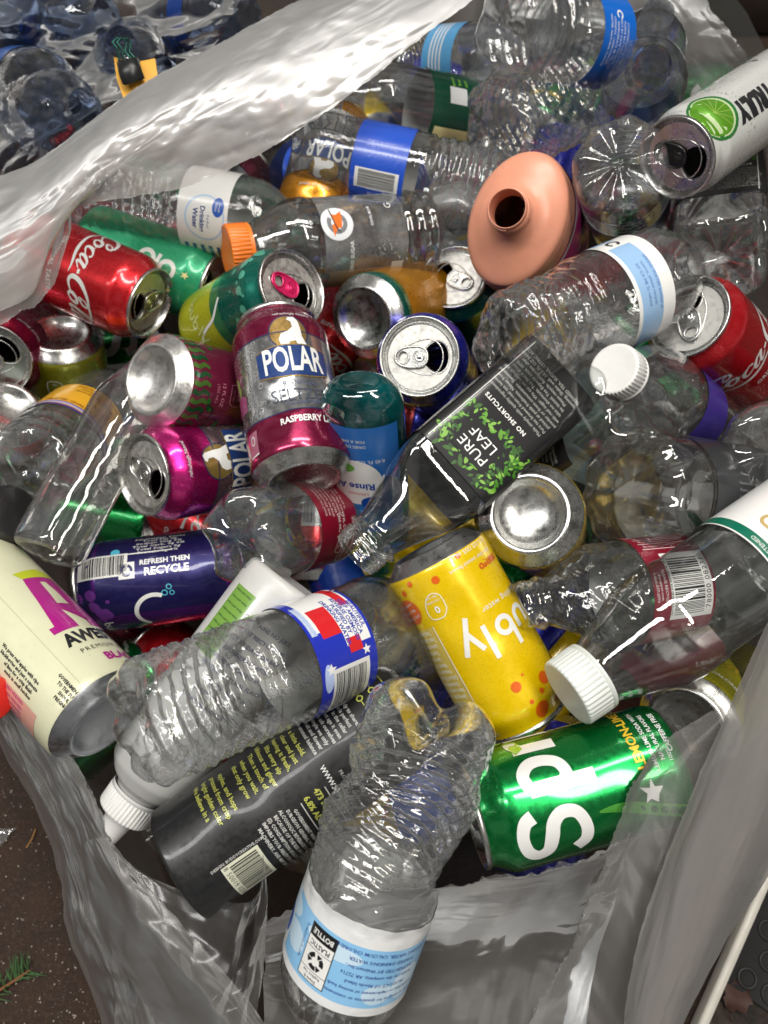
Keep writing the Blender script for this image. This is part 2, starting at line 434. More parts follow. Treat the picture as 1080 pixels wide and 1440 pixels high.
    def emit(s, mb, fmap):
        for V, F, mat, layer in s.items:
            if len(V) == 0: continue
            off = 0.07 + 0.07 * layer; e = 0.05
            p = fmap(V[:, 0], V[:, 1], off)
            a = fmap(V[:, 0] + e, V[:, 1], off) - fmap(V[:, 0] - e, V[:, 1], off)
            b = fmap(V[:, 0], V[:, 1] + e, off) - fmap(V[:, 0], V[:, 1] - e, off)
            N = np.cross(a, b); N /= (np.linalg.norm(N, axis=1)[:, None] + 1e-12)
            mb.add(p, F, mat, N)

def flipup(bm):
    bm.normal_update()
    for f in bm.faces:
        if f.normal.z < 0: f.normal_flip()
    bm.verts.index_update()
def shift(A, dz, ds=0):
    A.items = [(np.column_stack([V[:, 0] + ds, V[:, 1] + dz]) if len(V) else V, F, mt, ly) for V, F, mt, ly in A.items]; return A
def dents(lst):
    """lst of (s_mm_direction_deg, z, radius, depth): smooth dents pushed towards the axis"""
    def f(V):
        V = V.copy(); rr = np.hypot(V[:, 0], V[:, 1]) + 1e-6; th = np.degrees(np.arctan2(V[:, 1], V[:, 0]))
        for (a, z, rad, dep) in lst:
            da = np.abs((th - a + 180) % 360 - 180) * math.pi / 180 * 30
            d = np.hypot(da, V[:, 2] - z) / rad
            k = np.clip(1 - d, 0, 1); k = k * k * (3 - 2 * k)
            w = 1 - k * dep / 33.0 * (rr / 33.0)
            V[:, 0] *= w; V[:, 1] *= w
        return V
    return f
ident = lambda V: V

# ------------------------------------------------------------------ drink cans
def can(name, label, M, art=None, bodymat=None, L=122.0, Rb=33.1, bands=None, tabmat=None, hole=0, dfm=ident,
        tint=None, open_=True, straight=False, basemat=None, lidmat=None, group=None, tabrot=0, shoulder=None):
    """aluminium drink can: base at z=0, lid at z=L"""
    root = thing(name, label, 'drink can', M, group or 'drink cans in the heap')
    rd = random.Random(len(label) * 7 + int(L)); extra = dents([(rd.uniform(-60, 60), rd.uniform(20, L - 30), rd.uniform(9, 20), rd.uniform(.2, .9)) for _ in range(5)])
    if 'shiny' not in label: dfm = chain(dfm, extra)
    k = Rb / 33.1; lr = 27.0 * (k if k < 0.9 else 1); lr = max(lr, 26.0); NT = 96
    basemat = basemat or ALU; lidmat = lidmat or ALUB; shoulder = shoulder or bodymat
    TH = np.linspace(0, 2 * math.pi, NT, endpoint=False)
    def lathe(mb, prof, mat, f=dfm, matf=None):
        pr = np.array(prof, float)
        G = np.stack([pr[:, 1][:, None] * np.cos(TH), pr[:, 1][:, None] * np.sin(TH), np.repeat(pr[:, 0][:, None], NT, 1)], 2)
        G = f(G.reshape(-1, 3)).reshape(G.shape); mb.grid(G, mat, closeu=True, matf=matf)
    # body wall
    zs = [8.0, 9, 10, 11.5, 13] + list(np.arange(15, L - 20, 1.5)) + [L - 18, L - 16, L - 14, L - 12, L - 10, L - 8, L - 6, L - 4.5, L - 3.2]
    kz = [0, 8, 9, 10, 13, L - 18, L - 16, L - 14, L - 11, L - 7, L - 4.5, L - 3]
    kr = [Rb - 8, Rb - 1.1, Rb - .6, Rb - .3, Rb, Rb, Rb - .25, Rb - .9, Rb - 2.4, Rb - (Rb - lr) * .78, lr + .25, lr]
    if straight: zs = [1.2, 2, 3, 5] + zs; kz = [0, 1.2, 2.2] + kz[4:]; kr = [Rb - 2, Rb - 1.0, Rb - .2] + kr[4:]
    rad = lambda z: np.interp(z, kz, kr)
    mb = MB(); zz = np.array(zs)
    bm_ = bodymat
    if bands:
        add = [b[0] for b in bands] + [b[1] for b in bands]
        zz = np.unique(np.concatenate([zz, [a for a in add if 8 < a < L - 3.2]]))
        def mf(j, i):
            zc = (zz[j] + zz[j + 1]) / 2
            for a, b, m in bands:
                if a <= zc < b: return m
            return bm_
    else: mf = None
    lathe(mb, [(z, rad(z)) for z in zz], bm_, matf=mf)
    if art:
        def fmap(sx, v, off):
            th = sx / Rb; v = np.clip(v, 8.2, L - 3.5); r = rad(v) + off
            V = np.stack([r * np.cos(th), r * np.sin(th), v], 1); return dfm(V)
        art.emit(mb, fmap)
    mb.build('can_body', root)
    # base
    mb = MB(); s_ = Rb - 33.1
    dome = [(10.5 * math.cos(a) , 20.5 * math.sin(a)) for a in np.linspace(0.01, 1.25, 12)]
    if straight: lathe(mb, [(10, .01), (9, 14), (2.5, 21), (1, 27), (.8, 31), (1.2, Rb - 1.0)], basemat)
    else: lathe(mb, [(z, r) for z, r in dome] + [(2.0, 20.6), (0.7, 21.4), (0.1, 22.5), (0.0, 23.4 + s_ * .5), (0.5, 24.6 + s_ * .5), (1.6, 25.4 + s_ * .6), (3.5, 27.4 + s_ * .8), (5.6, 29.8 + s_), (7.2, 31.4 + s_), (8.0, Rb - 1.1)], basemat)
    mb.build('base', root)
    # lid
    mb = MB(); a = lr
    lathe(mb, [(L - 3.2, a), (L - 2.8, a + .7), (L - 0.6, a + .8), (L, a + .4), (L - .1, a - .3), (L - .6, a - .9), (L - 4.5, a - 2.0), (L - 6.2, a - 2.4), (L - 6.8, a - 3.1), (L - 6.4, a - 3.8), (L - 4.6, a - 4.1), (L - 4.2, a - 4.6)], ALU)
    pz = L - 4.2; pr_ = a - 4.6
    bm = bmesh.new(); hr, sr = math.cos(R(hole)), math.sin(R(hole))
    rot = lambda x, y: (x * hr - y * sr, x * sr + y * hr)
    outer = [bm.verts.new((pr_ * math.cos(t), pr_ * math.sin(t), 0)) for t in np.linspace(0, 2 * math.pi, NT, endpoint=False)]
    ho = []
    for t in np.linspace(0, 2 * math.pi, 40, endpoint=False):
        w = 1 + 0.12 * math.cos(t)
        ho.append((11.4 + 8.6 * math.cos(t), 10.6 * w * math.sin(t)))
    es = [bm.edges.new((outer[i], outer[(i + 1) % NT])) for i in range(NT)]
    if open_:
        inn = [bm.verts.new((*rot(*p), 0)) for p in ho]
        es += [bm.edges.new((inn[i], inn[(i + 1) % 40])) for i in range(40)]
    bmesh.ops.triangle_fill(bm, edges=es, use_beauty=True)
    flipup(bm)
    mb.add([(v.co.x, v.co.y, pz) for v in bm.verts], [tuple(v.index for v in f.verts) for f in bm.faces], lidmat, np.tile((0, 0, 1.0), (len(bm.verts), 1)))
    bm.free()
    if open_:
        G = np.array([[(*rot(*p), pz) for p in ho], [(*rot(p[0] * .98 + .2, p[1] * .98), pz - .7) for p in ho], [(*rot(p[0] * .97 + .3, p[1] * .96), pz - 2.2) for p in ho]])
        mb.grid(G, ALU, closeu=True)
    tube(mb, [(*rot(11.4 + (p[0] - 11.4) * 1.09, p[1] * 1.09), pz + .1) for p in ho], .38, ALU, 6, True)
    tube(mb, [(*rot(-1 + 17.2 * math.cos(t), (11.2 + 5.4 * math.cos(t)) * math.sin(t)), pz + .05) for t in np.linspace(0, 2 * math.pi, 48, endpoint=False)], .5, ALU, 6, True)
    for sgn, tx in ((1, 'PLEASE RECYCLE'), (-1, 'CASH REFUND')):
        V, F = text_mesh(tx, 2.6, 0, 0, 1, 1.2)
        V2 = np.array([rot(-11 - 0 * p[0] + p[1] * .9, sgn * (15.0) + p[0] * 0.0 + 0) for p in V]) if False else None
    lid = mb.build('lid', root)
    # pull tab
    if tabmat is not False:
        mb = MB(); tm = tabmat or ALU; n = 36; path = []
        for t in np.linspace(0, 2 * math.pi, n, endpoint=False):
            x = -5.6 + 11.2 * math.copysign(abs(math.cos(t)) ** 0.75, math.cos(t)); y = (7.0 + 0.7 * math.cos(t)) * math.copysign(abs(math.sin(t)) ** 0.8, math.sin(t))
            path.append((*rot(x, y), pz + 1.7 + max(0, -x - 6) * .06))
        tube(mb, path, .85, tm, 8, True)
        hole2 = [(-11.2 + 3.8 * math.cos(t), 4.4 * math.sin(t)) for t in np.linspace(0, 2 * math.pi, 24, endpoint=False)]
        bm = bmesh.new()
        ov = [bm.verts.new((p[0], p[1], 0)) for p in path]; e2 = [bm.edges.new((ov[i], ov[(i + 1) % n])) for i in range(n)]
        hv = [bm.verts.new((*rot(*p), 0)) for p in hole2]; e2 += [bm.edges.new((hv[i], hv[(i + 1) % 24])) for i in range(24)]
        bmesh.ops.triangle_fill(bm, edges=e2, use_beauty=True); flipup(bm)
        mb.add([(v.co.x, v.co.y, pz + 1.75) for v in bm.verts], [tuple(v.index for v in f.verts) for f in bm.faces], tm, np.tile((0, 0, 1.0), (len(bm.verts), 1))); bm.free()
        tube(mb, [(*rot(*p), pz + 1.9) for p in hole2], .55, tm, 6, True)
        G = np.array([[(*rot(r_ * math.cos(t), r_ * math.sin(t)), pz + h_) for t in np.linspace(0, 2 * math.pi, 20, endpoint=False)] for h_, r_ in ((1.7, 3.6), (2.3, 3.3), (2.5, 2.6), (2.2, 2.2), (2.6, 1.6), (2.9, .9), (2.95, .02))])
        mb.grid(G, tm, closeu=True)
        ar = [(*rot(.2 + 4.6 * math.cos(t), 4.6 * math.sin(t)), pz + 2.0) for t in np.linspace(R(110), R(250), 12)]
        tube(mb, ar, .35, tm, 6)
        mb.build('pull_tab', lid)
    return root

# ------------------------------------------------------------------ bottles
def star_base(k, amp=5.5, r=32.0, sharp=1.4):
    """feet and valleys moulded into a bottle's bottom"""
    def f(th, z, rad):
        t = np.clip(1 - z / 16.0, 0, 1); q = rad / r
        w = (0.5 + 0.5 * np.cos(k * th)) ** sharp
        return z + amp * w * t * np.clip(q * (1.4 - q * .7), 0, 1), rad * (1 - 0.07 * w * t)
    return f
def bottle(name, label, M, prof, mat, ribs=None, cross=None, basef=None, dfm=ident, cap=None, capmat=None, labels=(), NT=120, dz=1.1,
           neck=None, cat='plastic bottle', group=None, body_part='bottle_body'):
    """prof: (z, r) outline from base centre to lip. labels: list of dict(z0,z1,mat,art,a0,a1,label)."""
    root = thing(name, label, cat, M, group or 'plastic bottles in the heap')
    pr = np.array(prof, float); seg = np.hypot(*np.diff(pr, axis=0).T); cum = np.concatenate([[0], np.cumsum(seg)])
    ns = max(8, int(cum[-1] / dz)); u = np.linspace(0, cum[-1], ns)
    # smooth outline
    zz, rr = np.interp(u, cum, pr[:, 0]), np.interp(u, cum, pr[:, 1])
    ker = np.array([1, 2, 3, 2, 1]) / 9.0
    zp, rp = np.pad(zz, 2, mode='edge'), np.pad(rr, 2, mode='edge')
    zz2, rr2 = np.convolve(zp, ker, 'valid'), np.convolve(rp, ker, 'valid')
    zz2[0], rr2[0], zz2[-1], rr2[-1] = zz[0], rr[0], zz[-1], rr[-1]; zz, rr = zz2, rr2
    if neck:  # thread and collar kept crisp
        zn, rn = neck
        for dzc, w, h in ((3.2, 1.0, 1.3), (6.0, 1.0, 1.3), (9.0, 1.0, 1.2), (14.5, 1.2, 3.0)):
            rr = rr + h * np.exp(-((zz - (zn - dzc)) / w) ** 2) * (rr < rn * 1.6)
    if ribs: rr = ribs(zz, rr)
    TH = np.linspace(0, 2 * math.pi, NT, endpoint=False)
    wall_i = int(np.argmax(rr > 0.8 * rr.max())); zi = np.maximum.accumulate(zz[wall_i:]) + np.arange(len(zz) - wall_i) * 1e-6
    ri = rr[wall_i:]
    def shape(th, z, r):
        if basef: z, r = basef(th, z, r)
        x, y = r * np.cos(th), r * np.sin(th)
        if cross: x, y = cross(th, z, x, y)
        return np.stack([x, y, z], -1)
    G = shape(TH[None, :], np.repeat(zz[:, None], NT, 1), np.repeat(rr[:, None], NT, 1))
    G = dfm(G.reshape(-1, 3)).reshape(G.shape)
    mb = MB(); mb.grid(G, mat, closeu=True); mb.build(body_part, root)
    for d in labels:
        mb = MB(); z0, z1 = d['z0'], d['z1']; a0, a1 = R(d.get('a0', -180)), R(d.get('a1', 180)); full = d.get('a0') is None
        off = d.get('off', 0.5); nvv = max(3, int((z1 - z0) / 1.6)); nuu = NT if full else max(8, int(NT * (a1 - a0) / 6.283))
        tv = np.linspace(z0, z1, nvv); tu = np.linspace(-math.pi, math.pi, nuu, endpoint=False) if full else np.linspace(a0, a1, nuu)
        flat = d.get('flat'); RR = float(np.interp((z0 + z1) / 2, zi, ri))
        rw = lambda v: np.interp(v, zi, ri) if d.get('follow') else np.interp(v, [z0, z1], [np.max(ri[(zi >= z0 - 1) & (zi <= z0 + (z1 - z0) * .5)]), np.max(ri[(zi <= z1 + 1) & (zi >= z0 + (z1 - z0) * .5)])])
        def sp(th, v, o):
            r = rw(v) + o; x, y = r * np.cos(th), r * np.sin(th)
            if cross: x, y = cross(th, v, x, y)
            return dfm(np.stack([x, y, v], -1).reshape(-1, 3))
        tg, vg = np.meshgrid(tu, tv); mb.grid(sp(tg, vg, off).reshape(nvv, nuu, 3), d['mat'], closeu=full)
        if d.get('art'):
            def fmap(sx, v, o):
                th = np.arctan2(sx, RR) if flat else sx / RR
                return sp(th, v, off + o)
            d['art'].emit(mb, fmap)
        mb.build('label', root, d.get('label'))
    if cap:
        zc, rc, hc = cap; mb = MB(); n = 72
        n = 84; th = np.linspace(0, 2 * math.pi, n * 2, endpoint=False); kn = 0.9 * (((np.arange(n * 2) // 2) % 2))
        rows = []
        for z, r, k in ((zc - hc, rc - .2, 0), (zc - hc + 2.2, rc, 0), (zc - hc + 2.4, rc - .7, 0), (zc - hc + 3.0, rc - .7, 0), (zc - hc + 3.2, rc, 1), (zc - 1.5, rc - .3, 1), (zc - .4, rc - .9, 0), (zc, rc - 2.0, 0), (zc - .15, rc - 3, 0), (zc - .15, .01, 0)):
            q = r - kn * k; rows.append(np.stack([q * np.cos(th), q * np.sin(th), np.full(n * 2, z)], 1))
        G = dfm(np.array(rows).reshape(-1, 3)).reshape(len(rows), n * 2, 3); mb.grid(G, capmat, closeu=True)
        mb.build('cap', root)
    return root

def ribf(z0, z1, pitch, amp, slope=0.0, sharp=1.0):
    def f(z, r):
        m = np.clip((z - z0) / 3, 0, 1) * np.clip((z1 - z) / 3, 0, 1)
        c = 0.5 - 0.5 * np.cos(2 * math.pi * (z - z0) / pitch)
        return r - amp * m * c ** sharp
    return f
def chain(*fs):
    def f(V):
        for g in fs: V = g(V)
        return V
    return f
def crumple(amp, f, seed, z0=-5, z1=999, soft=8, twist=0, squash=0, ang=0, axamp=0.3):
    """creased denting of a thin wall, with optional flattening"""
    def g(V):
        V = V.copy(); m = np.clip((V[:, 2] - z0) / soft, 0, 1) * np.clip((z1 - V[:, 2]) / soft, 0, 1)
        a = crump(V, f, seed) * 0.55 + crump(V, f * 2.1, seed + 1) * 0.5 + wob(V, f * 2, seed + 4) * .15; b = crump(V, f * 1.6, seed + 2)
        r = np.hypot(V[:, 0], V[:, 1]) + 1e-6; k = m * amp * a / r * np.clip(r / 20, 0, 1)
        V[:, 0] *= 1 + k; V[:, 1] *= 1 + k; V[:, 2] += m * b * amp * axamp
        if squash:
            c, s = math.cos(R(ang)), math.sin(R(ang)); x = V[:, 0] * c + V[:, 1] * s; y = -V[:, 0] * s + V[:, 1] * c
            x = x * (1 - squash * m); y = y * (1 + squash * .45 * m); V[:, 0] = x * c - y * s; V[:, 1] = x * s + y * c
        return V
    return g
def bend(z0, ang, direction, zr=60):
    """bend the axis beyond z0 by ang degrees over zr millimetres"""
    def g(V):
        V = V.copy(); c, s = math.cos(R(direction)), math.sin(R(direction))
        x = V[:, 0] * c + V[:, 1] * s; y = -V[:, 0] * s + V[:, 1] * c; z = V[:, 2]
        t = np.clip((z - z0) / zr, 0, 1); a = R(ang) * t; rad = zr / R(ang) if ang else 1e9
        over = np.maximum(z - z0 - zr, 0); inb = z > z0
        nx = rad - (rad - x) * np.cos(a) + over * np.sin(a); nz = z0 + (rad - x) * np.sin(a) + over * np.cos(a)
        x = np.where(inb, nx, x); z2 = np.where(inb, nz, z)
        V[:, 0] = x * c - y * s; V[:, 1] = x * s + y * c; V[:, 2] = z2; return V
    return g
def square(n=5.0, zneck=150, rn=14, k=1.0):
    def f(th, z, x, y):
        r = np.hypot(x, y); m = np.clip((zneck - z) / 30, 0, 1); m = m * m * (3 - 2 * m)
        q = 1 / (np.abs(np.cos(th)) ** n + np.abs(np.sin(th)) ** n) ** (1 / n); q = 1 + (q - 1) * m * k
        return x * q, y * q
    return f
def oval(kx, ky, zneck=150, soft=25):
    def f(th, z, x, y):
        m = np.clip((zneck - z) / soft, 0, 1); m = m * m * (3 - 2 * m)
        return x * (1 + (kx - 1) * m), y * (1 + (ky - 1) * m)
    return f
WATER = [(7, .01), (6.4, 5), (3.6, 6.5), (3, 12), (1, 20), (0, 25), (1.5, 29), (5, 31.5), (9, 32.3), (150, 32.3), (158, 31.5), (168, 28), (178, 22), (186, 16), (191, 13), (196, 12.3), (205, 12.3)]
SODA = [(8, .01), (6, 10), (1, 19), (0, 23), (2, 27), (8, 30.5), (16, 31.5), (60, 31.3), (66, 30.6), (105, 30.6), (112, 31.5), (125, 31), (138, 27.5), (152, 20), (162, 14.5), (168, 13), (175, 12.6), (184, 12.6)]
WIDE = [(5, .01), (3, 14), (0, 22), (0, 29), (3, 34.5), (8, 36), (30, 36), (33, 34.4), (105, 34.4), (108, 36), (118, 35.5), (130, 32), (142, 26), (150, 20), (155, 18.5), (168, 18.2)]
TEA = [(5, .01), (3, 15), (0, 22), (0, 27), (3, 30.5), (8, 31.5), (140, 31.5), (150, 30.5), (165, 26), (180, 20.5), (192, 16.5), (198, 15.8), (214, 15.6)]
# ------------------------------------------------------------------ logos and prints
def script_logo(a, x, y, sc, rot, mat, part='both'):
    """flowing two-word script, white, in slanted ribbons"""
    sl = 0.35
    def S(pts, w): 
        q = [((p[0] + p[1] * sl) * 1.0, p[1]) for p in pts]
        c, s = math.cos(R(rot)), math.sin(R(rot))
        a.stroke(q, w, mat, 3, at=(x, y), sc=sc, rot=rot)
    def o_(dx, w=6.5): S([(dx + 4, 10), (dx, 9), (dx - 2.2, 4.6), (dx + 0.2, .4), (dx + 4, 1.2), (dx + 6, 5.4), (dx + 4.4, 9.6), (dx + 2.4, 8.2), (dx + 5, 6.6), (dx + 9, 8)], [1.6, 3, 3.4, 2.4, 1.6, 2.6, 2, 1, .8, .6])
    def c_(dx): S([(dx + 7.4, 8.2), (dx + 6.6, 10.2), (dx + 3.2, 9.8), (dx, 6), (dx + .6, 1.2), (dx + 4, .2), (dx + 8.6, 4.2)], [2.4, 1.4, 1.6, 3.4, 3.2, 1.8, .8])
    def a_(dx): 
        S([(dx + 7.2, 9.4), (dx + 3, 9.8), (dx, 5), (dx + 1, .4), (dx + 4, 1.4), (dx + 7.4, 7.8)], [1.4, 2, 3.2, 2.6, 1, 1])
        S([(dx + 8, 10.6), (dx + 6.6, 5), (dx + 7.2, .8), (dx + 9, .4), (dx + 12.6, 4.2)], [3.2, 3, 2.6, 1.6, .7])
    def l_(dx): S([(dx - 1, 4), (dx + 4, 11), (dx + 5.8, 19), (dx + 3.6, 21.6), (dx + 1, 14), (dx + .6, 3), (dx + 3, .2), (dx + 7, 4.4)], [.7, 1.2, 1.6, 1.8, 3, 3.4, 1.8, .7])
    def C_(dx, swash=True):
        S([(dx + 11.5, 14.5), (dx + 9, 12.8), (dx + 8.8, 17.6), (dx + 12.6, 20.6), (dx + 14.2, 16), (dx + 10, 11), (dx + 8, 13.5)], [.8, 1, 1.2, 2.2, 2.2, 1, .7])
        S([(dx + 11, 22), (dx + 3, 20), (dx - 4, 12), (dx - 4, 3), (dx + 1, -1), (dx + 7, .8), (dx + 12, 6)], [2.2, 3, 4.2, 4.4, 3, 1.8, .8])
    if part in ('both', 'first'):
        C_(-52); o_(-38); c_(-27); a_(-17)
        S([(-4.5, 5.6), (-.5, 6)], 2.6)
        S([(-50, -4), (-36, -7.6), (-18, -6), (-4, -3.2), (4, -3.6)], [.8, 2.2, 3.2, 2, .5])
    if part in ('both', 'second'):
        C_(8); o_(20); l_(31); a_(38)
        S([(16, 21), (26, 22.6), (38, 19.6), (48, 15)], [2, 2.8, 1.8, .6])

def polar_front(a, cx, cz, flav, fcol, bandc, lid_text=True, gold=(0.38, 0.24, 0.07)):
    W_, N_, B_ = ink(WHT, .1), ink((0.015, 0.05, 0.20), .3), ink(BLK)
    a.ring(cx, cz + 30, 12.4, 13.2, ink((0.02, .03, .1), .2), 2, 40)
    a.disc(cx, cz + 30, 12.5, ink(gold, .6, .28), 1)
    a.poly([(-7, -11), (-8, -6), (-6, -2), (-1, 0), (2, 3), (1.6, 7), (-1, 8.6), (0, 10.6), (4, 10.8), (6.4, 8), (7.4, 2), (7.6, -4), (10, -10.6), (4, -10.8), (3, -7.6), (-1, -8), (-2, -11)], W_, 3, at=(cx + 1, cz + 31))
    a.poly([(-24, -10), (-10, -12), (10, -12), (24, -10), (24, 9), (10, 11.4), (-10, 11.4), (-24, 9)], N_, 3, at=(cx, cz + 9))
    for w, o in ((.8, 11.3), ): a.stroke([(-24, 8.6), (-10, o), (10, o), (24, 8.6)], w, ink(gold, .6), 4, at=(cx, cz + 9))
    a.stroke([(-24, -10), (-10, -12.2), (10, -12.2), (24, -10)], .9, ink(gold, .6), 4, at=(cx, cz + 9))
    a.text('POLAR', cx, cz + 8.6, 26, W_, 5, bold=.022, xs=.50)
    a.text('100% NATURAL', cx + 2, cz - 7.8, 3.4, ink((.1, .12, .2)), 2, bold=.02)
    a.text('SELTZER', cx + 2, cz - 16, 12, ink((.06, .07, .10)), 2, bold=.012, xs=.92)
    a.text('CALORIE FREE', cx + 2, cz - 22, 3.6, ink((.1, .12, .2)), 2, bold=.02)
    a.text(flav, cx + 4, cz - 34.5, 6.2, W_, 3, bold=.03, xs=.85)
    if lid_text: a.text('refreshingly Natural', cx + 4, 107, 3.2, W_, 3, shear=.3)
def bubbles(a, x0, x1, z0, z1, n, seed, mat, rmin=.7, rmax=2.0, fill=False, layer=2):
    rs = random.Random(seed)
    for _ in range(n):
        x, z, r = rs.uniform(x0, x1), rs.uniform(z0, z1), rs.uniform(rmin, rmax)
        if fill: a.disc(x, z, r, mat, layer, n=18)
        else: a.ring(x, z, r * .78, r, mat, layer, 14)
def facts(a, x, y, w, h, mat, layer=3, rows=11, rot=0, head='Nutrition Facts', seed=0):
    rows_ = ['Calories 0', 'Total Fat 0g', 'Sodium 0mg 0%', 'Total Carb. 0g 0%', 'Total Sugars 0g', 'Protein 0g 0%', 'Serving size 1 can', 'Not a source of fat', 'Cholesterol 0mg', 'Calcium 0% Iron 0%', 'Potassium 0mg', 'Vitamin D 0%']
    c, q = math.cos(R(rot)), math.sin(R(rot)); n = rows + 2; st_ = h / n
    for i in range(n):
        d = h / 2 - st_ * (i + .5); t = head if i == 0 else rows_[i % len(rows_)]
        a.text(t, x - d * q, y + d * c, st_ * (.95 if i else 1.1), mat, layer, rot=rot, xs=w / 34.0, bold=.015)
LOREM = ['CONTAINS NO JUICE', 'PLEASE RECYCLE THIS', 'BEST BY DATE ON BASE', 'REFRIGERATE AFTER', 'OPENING. CARBONATED', 'WATER, NATURAL FLAVOR', 'CA CRV  ME-VT 5c', 'QUESTIONS? CALL US', 'STORE IN A COOL PLACE', 'DO NOT FREEZE OR HEAT']

# ---- (red) cola cans
RED = paint('red_printed_metal', (0.62, 0.012, 0.02), .65, .26, .6)
def cola_art(cx, z=62, sc=.95):
    a = Art(); w = ink(WHT)
    script_logo(a, cx, z, sc, 0, w); a.text('ORIGINAL TASTE', cx, z - 19, 5.2, w, 3, bold=.03, spacing=1.15)
    for k in (-1, 1): a.text('12 FL OZ (355 mL)', cx + 95 * k, 22, 3.2, w, 3)
    a.barcode(cx + 100, 60, 26, 34, seed=5, layer=2); facts(a, cx - 88, 60, 24, 60, w)
    return a
can('cola_can', 'red cola can half under the torn flap, its lid end pointing down right', frame((28, 346), (218, 430), -22, 122, -1, 0),
    cola_art(0, 72, .84), RED, hole=30, dfm=dents([(60, 30, 22, 2)]), basemat=ALU)
can('cola_can', 'red cola can with open lid facing left, beside the crushed bottle with pale blue label', frame((1052, 520), (965, 444), 48, 122, 1, 0, 'B'),
    cola_art(20), RED, hole=150, tabrot=0)

# ---- polar seltzers
SILVER = paint('silver_printed_metal', (0.62, 0.63, 0.64), .95, .2, .5)
BERRY = paint('berry_printed_metal', (0.24, 0.010, 0.055), .7, .24, .6)
MAGENTA = paint('magenta_printed_metal', (0.62, 0.015, 0.22), .85, .24, .6)
a = Art(); polar_front(a, 7, 62, 'RASPBERRY LIME', None, None)
bubbles(a, -42, -17, 34, 92, 80, 4, ink((.75, .76, .78), .8)); a.rect(-36, 14, -27, 30, ink((.55, .2, .3), .5), 2)
a.ring(-31.5, 24, 1.6, 2.2, ink(WHT), 3, 16, ry=1.5); a.rect(-36, 13, -27, 14, ink(WHT), 3)
a.poly([(-2, -8), (4, -5), (5, 4), (1, 10), (-4, 4)], ink((.20, .35, .06), .4), 3, at=(30, 40), rot=20)
a.poly([(-9, -6), (6, -8), (8, 2), (0, 8), (-8, 4)], ink((.55, .12, .30), .5), 2, at=(-40, 55)); a.poly([(-3, -8), (2, -6), (3, 6), (-1, 10)], ink((.35, .5, .12), .4), 3, at=(-40, 68), rot=20)
for z in (34.2, 92): a.rect(-103, z, 103, z + .9, ink((.03, .03, .1), .2), 2)
def ptent(V):  # long folded dent across the lower front
    V = V.copy(); th = np.arctan2(V[:, 1], V[:, 0]); x = V[:, 2] - 48 + 4 * np.cos(th * 3 + .5)
    k = np.clip(1 - np.abs(x) / 12.0, 0, 1) ** 1.0 * np.clip(1 - ((th - .12) / .72) ** 2, 0, 1)
    w = 1 - 3.4 * k / 33; V[:, 0] *= w; V[:, 1] *= w; return V
can('seltzer_can', 'dented silver seltzer can with berry red bands, upright in the centre of the heap', frame((430, 686), (387, 450), 16, 122, 1, 0),
    a, SILVER, bands=[(0, 34.5, BERRY), (92.4, 122, BERRY)], dfm=chain(ptent, dents([(-25, 30, 16, 2)])), hole=80, basemat=ALU)
a = Art(); polar_front(a, 0, 52, 'BLACK CHERRY', None, None, gold=(.36, .25, .07)); a.items = a.items
bubbles(a, -50, -18, 30, 80, 60, 8, ink((.75, .65, .68), .8), .9, 2.4); bubbles(a, 20, 34, 30, 80, 20, 9, ink((.75, .65, .68), .8), .9, 2.2)
a.rect(-103, 83, 103, 83.9, ink((.03, .03, .08), .2), 2)
can('seltzer_can', 'magenta topped seltzer can lying on its side with its open lid facing left', frame((385, 646), (199, 668), 2, 122, 1, 6, 'B'),
    a, paint('mauve_printed_metal', (0.42, 0.32, 0.35), .9, .24), bands=[(84, 122, MAGENTA), (0, 14, MAGENTA)], hole=-45, dfm=dents([(20, 92, 16, 3.2), (-35, 40, 20, 4)]))
GOLDM = paint('orange_printed_metal', (0.80, 0.33, 0.02), .7, .25, .6)
a = Art(); polar_front(a, 0, 58, 'ORANGE VANILLA', None, None); a.rect(-103, 92, 103, 93, ink((.3, .15, .02), .4), 2)
can('seltzer_can', 'orange and silver seltzer can lying upside down behind the clear bottle with blue barcode label', frame((484, 152), (430, 342), -46, 122, 1, 4),
    a, SILVER, bands=[(0, 22, GOLDM), (93, 122, GOLDM)], hole=0)

# ---- sparkling waters
YEL = paint('yellow_printed_metal', (0.84, 0.57, 0.0), .22, .27, .7, .03, .03); OR = ink((0.72, 0.12, 0.004), .1)
def bubly_word(a, cx, z, sc, m, rot=0, let='bubly'):
    """rounded lowercase word drawn from arcs and bars"""
    w = 3.0
    c, s = math.cos(R(rot)), math.sin(R(rot))
    def T(x, y): return (cx + (x * c - y * s) * sc, z + (x * s + y * c) * sc)
    def ring(x, y, a0=0, a1=360, r=6.0): X, Y = T(x, y); a.ring(X, Y, (r - w) * sc, r * sc, m, 3, 26, a0 + rot, a1 + rot)
    def bar(x0, y0, x1, y1): a.stroke([T(x0, y0), T(x1, y1)], w * sc, m, 3)
    x = -28
    ring(x, 0); bar(x - 4.5, 0, x - 4.5, 14); x += 14
    ring(x, 0, 180, 360); bar(x - 4.5, 0, x - 4.5, 6); bar(x + 4.5, 0, x + 4.5, 6); x += 14
    ring(x, 0); bar(x - 4.5, 0, x - 4.5, 14); x += 12
    bar(x, -6, x, 14); x += 10
    bar(x - 5.5, 6, x, -6); bar(x + 5.5, 6, x - 3.5, -14)
a = Art(); bubly_word(a, -17.5, 58, 1.05, ink(WHT))
a.text('sparkling water', -27, 44.5, 5.2, ink(WHT), 3, spacing=1.1); a.text('mango', -31, 23, 7.5, ink((.62, .08, .01)), 3, bold=.03)
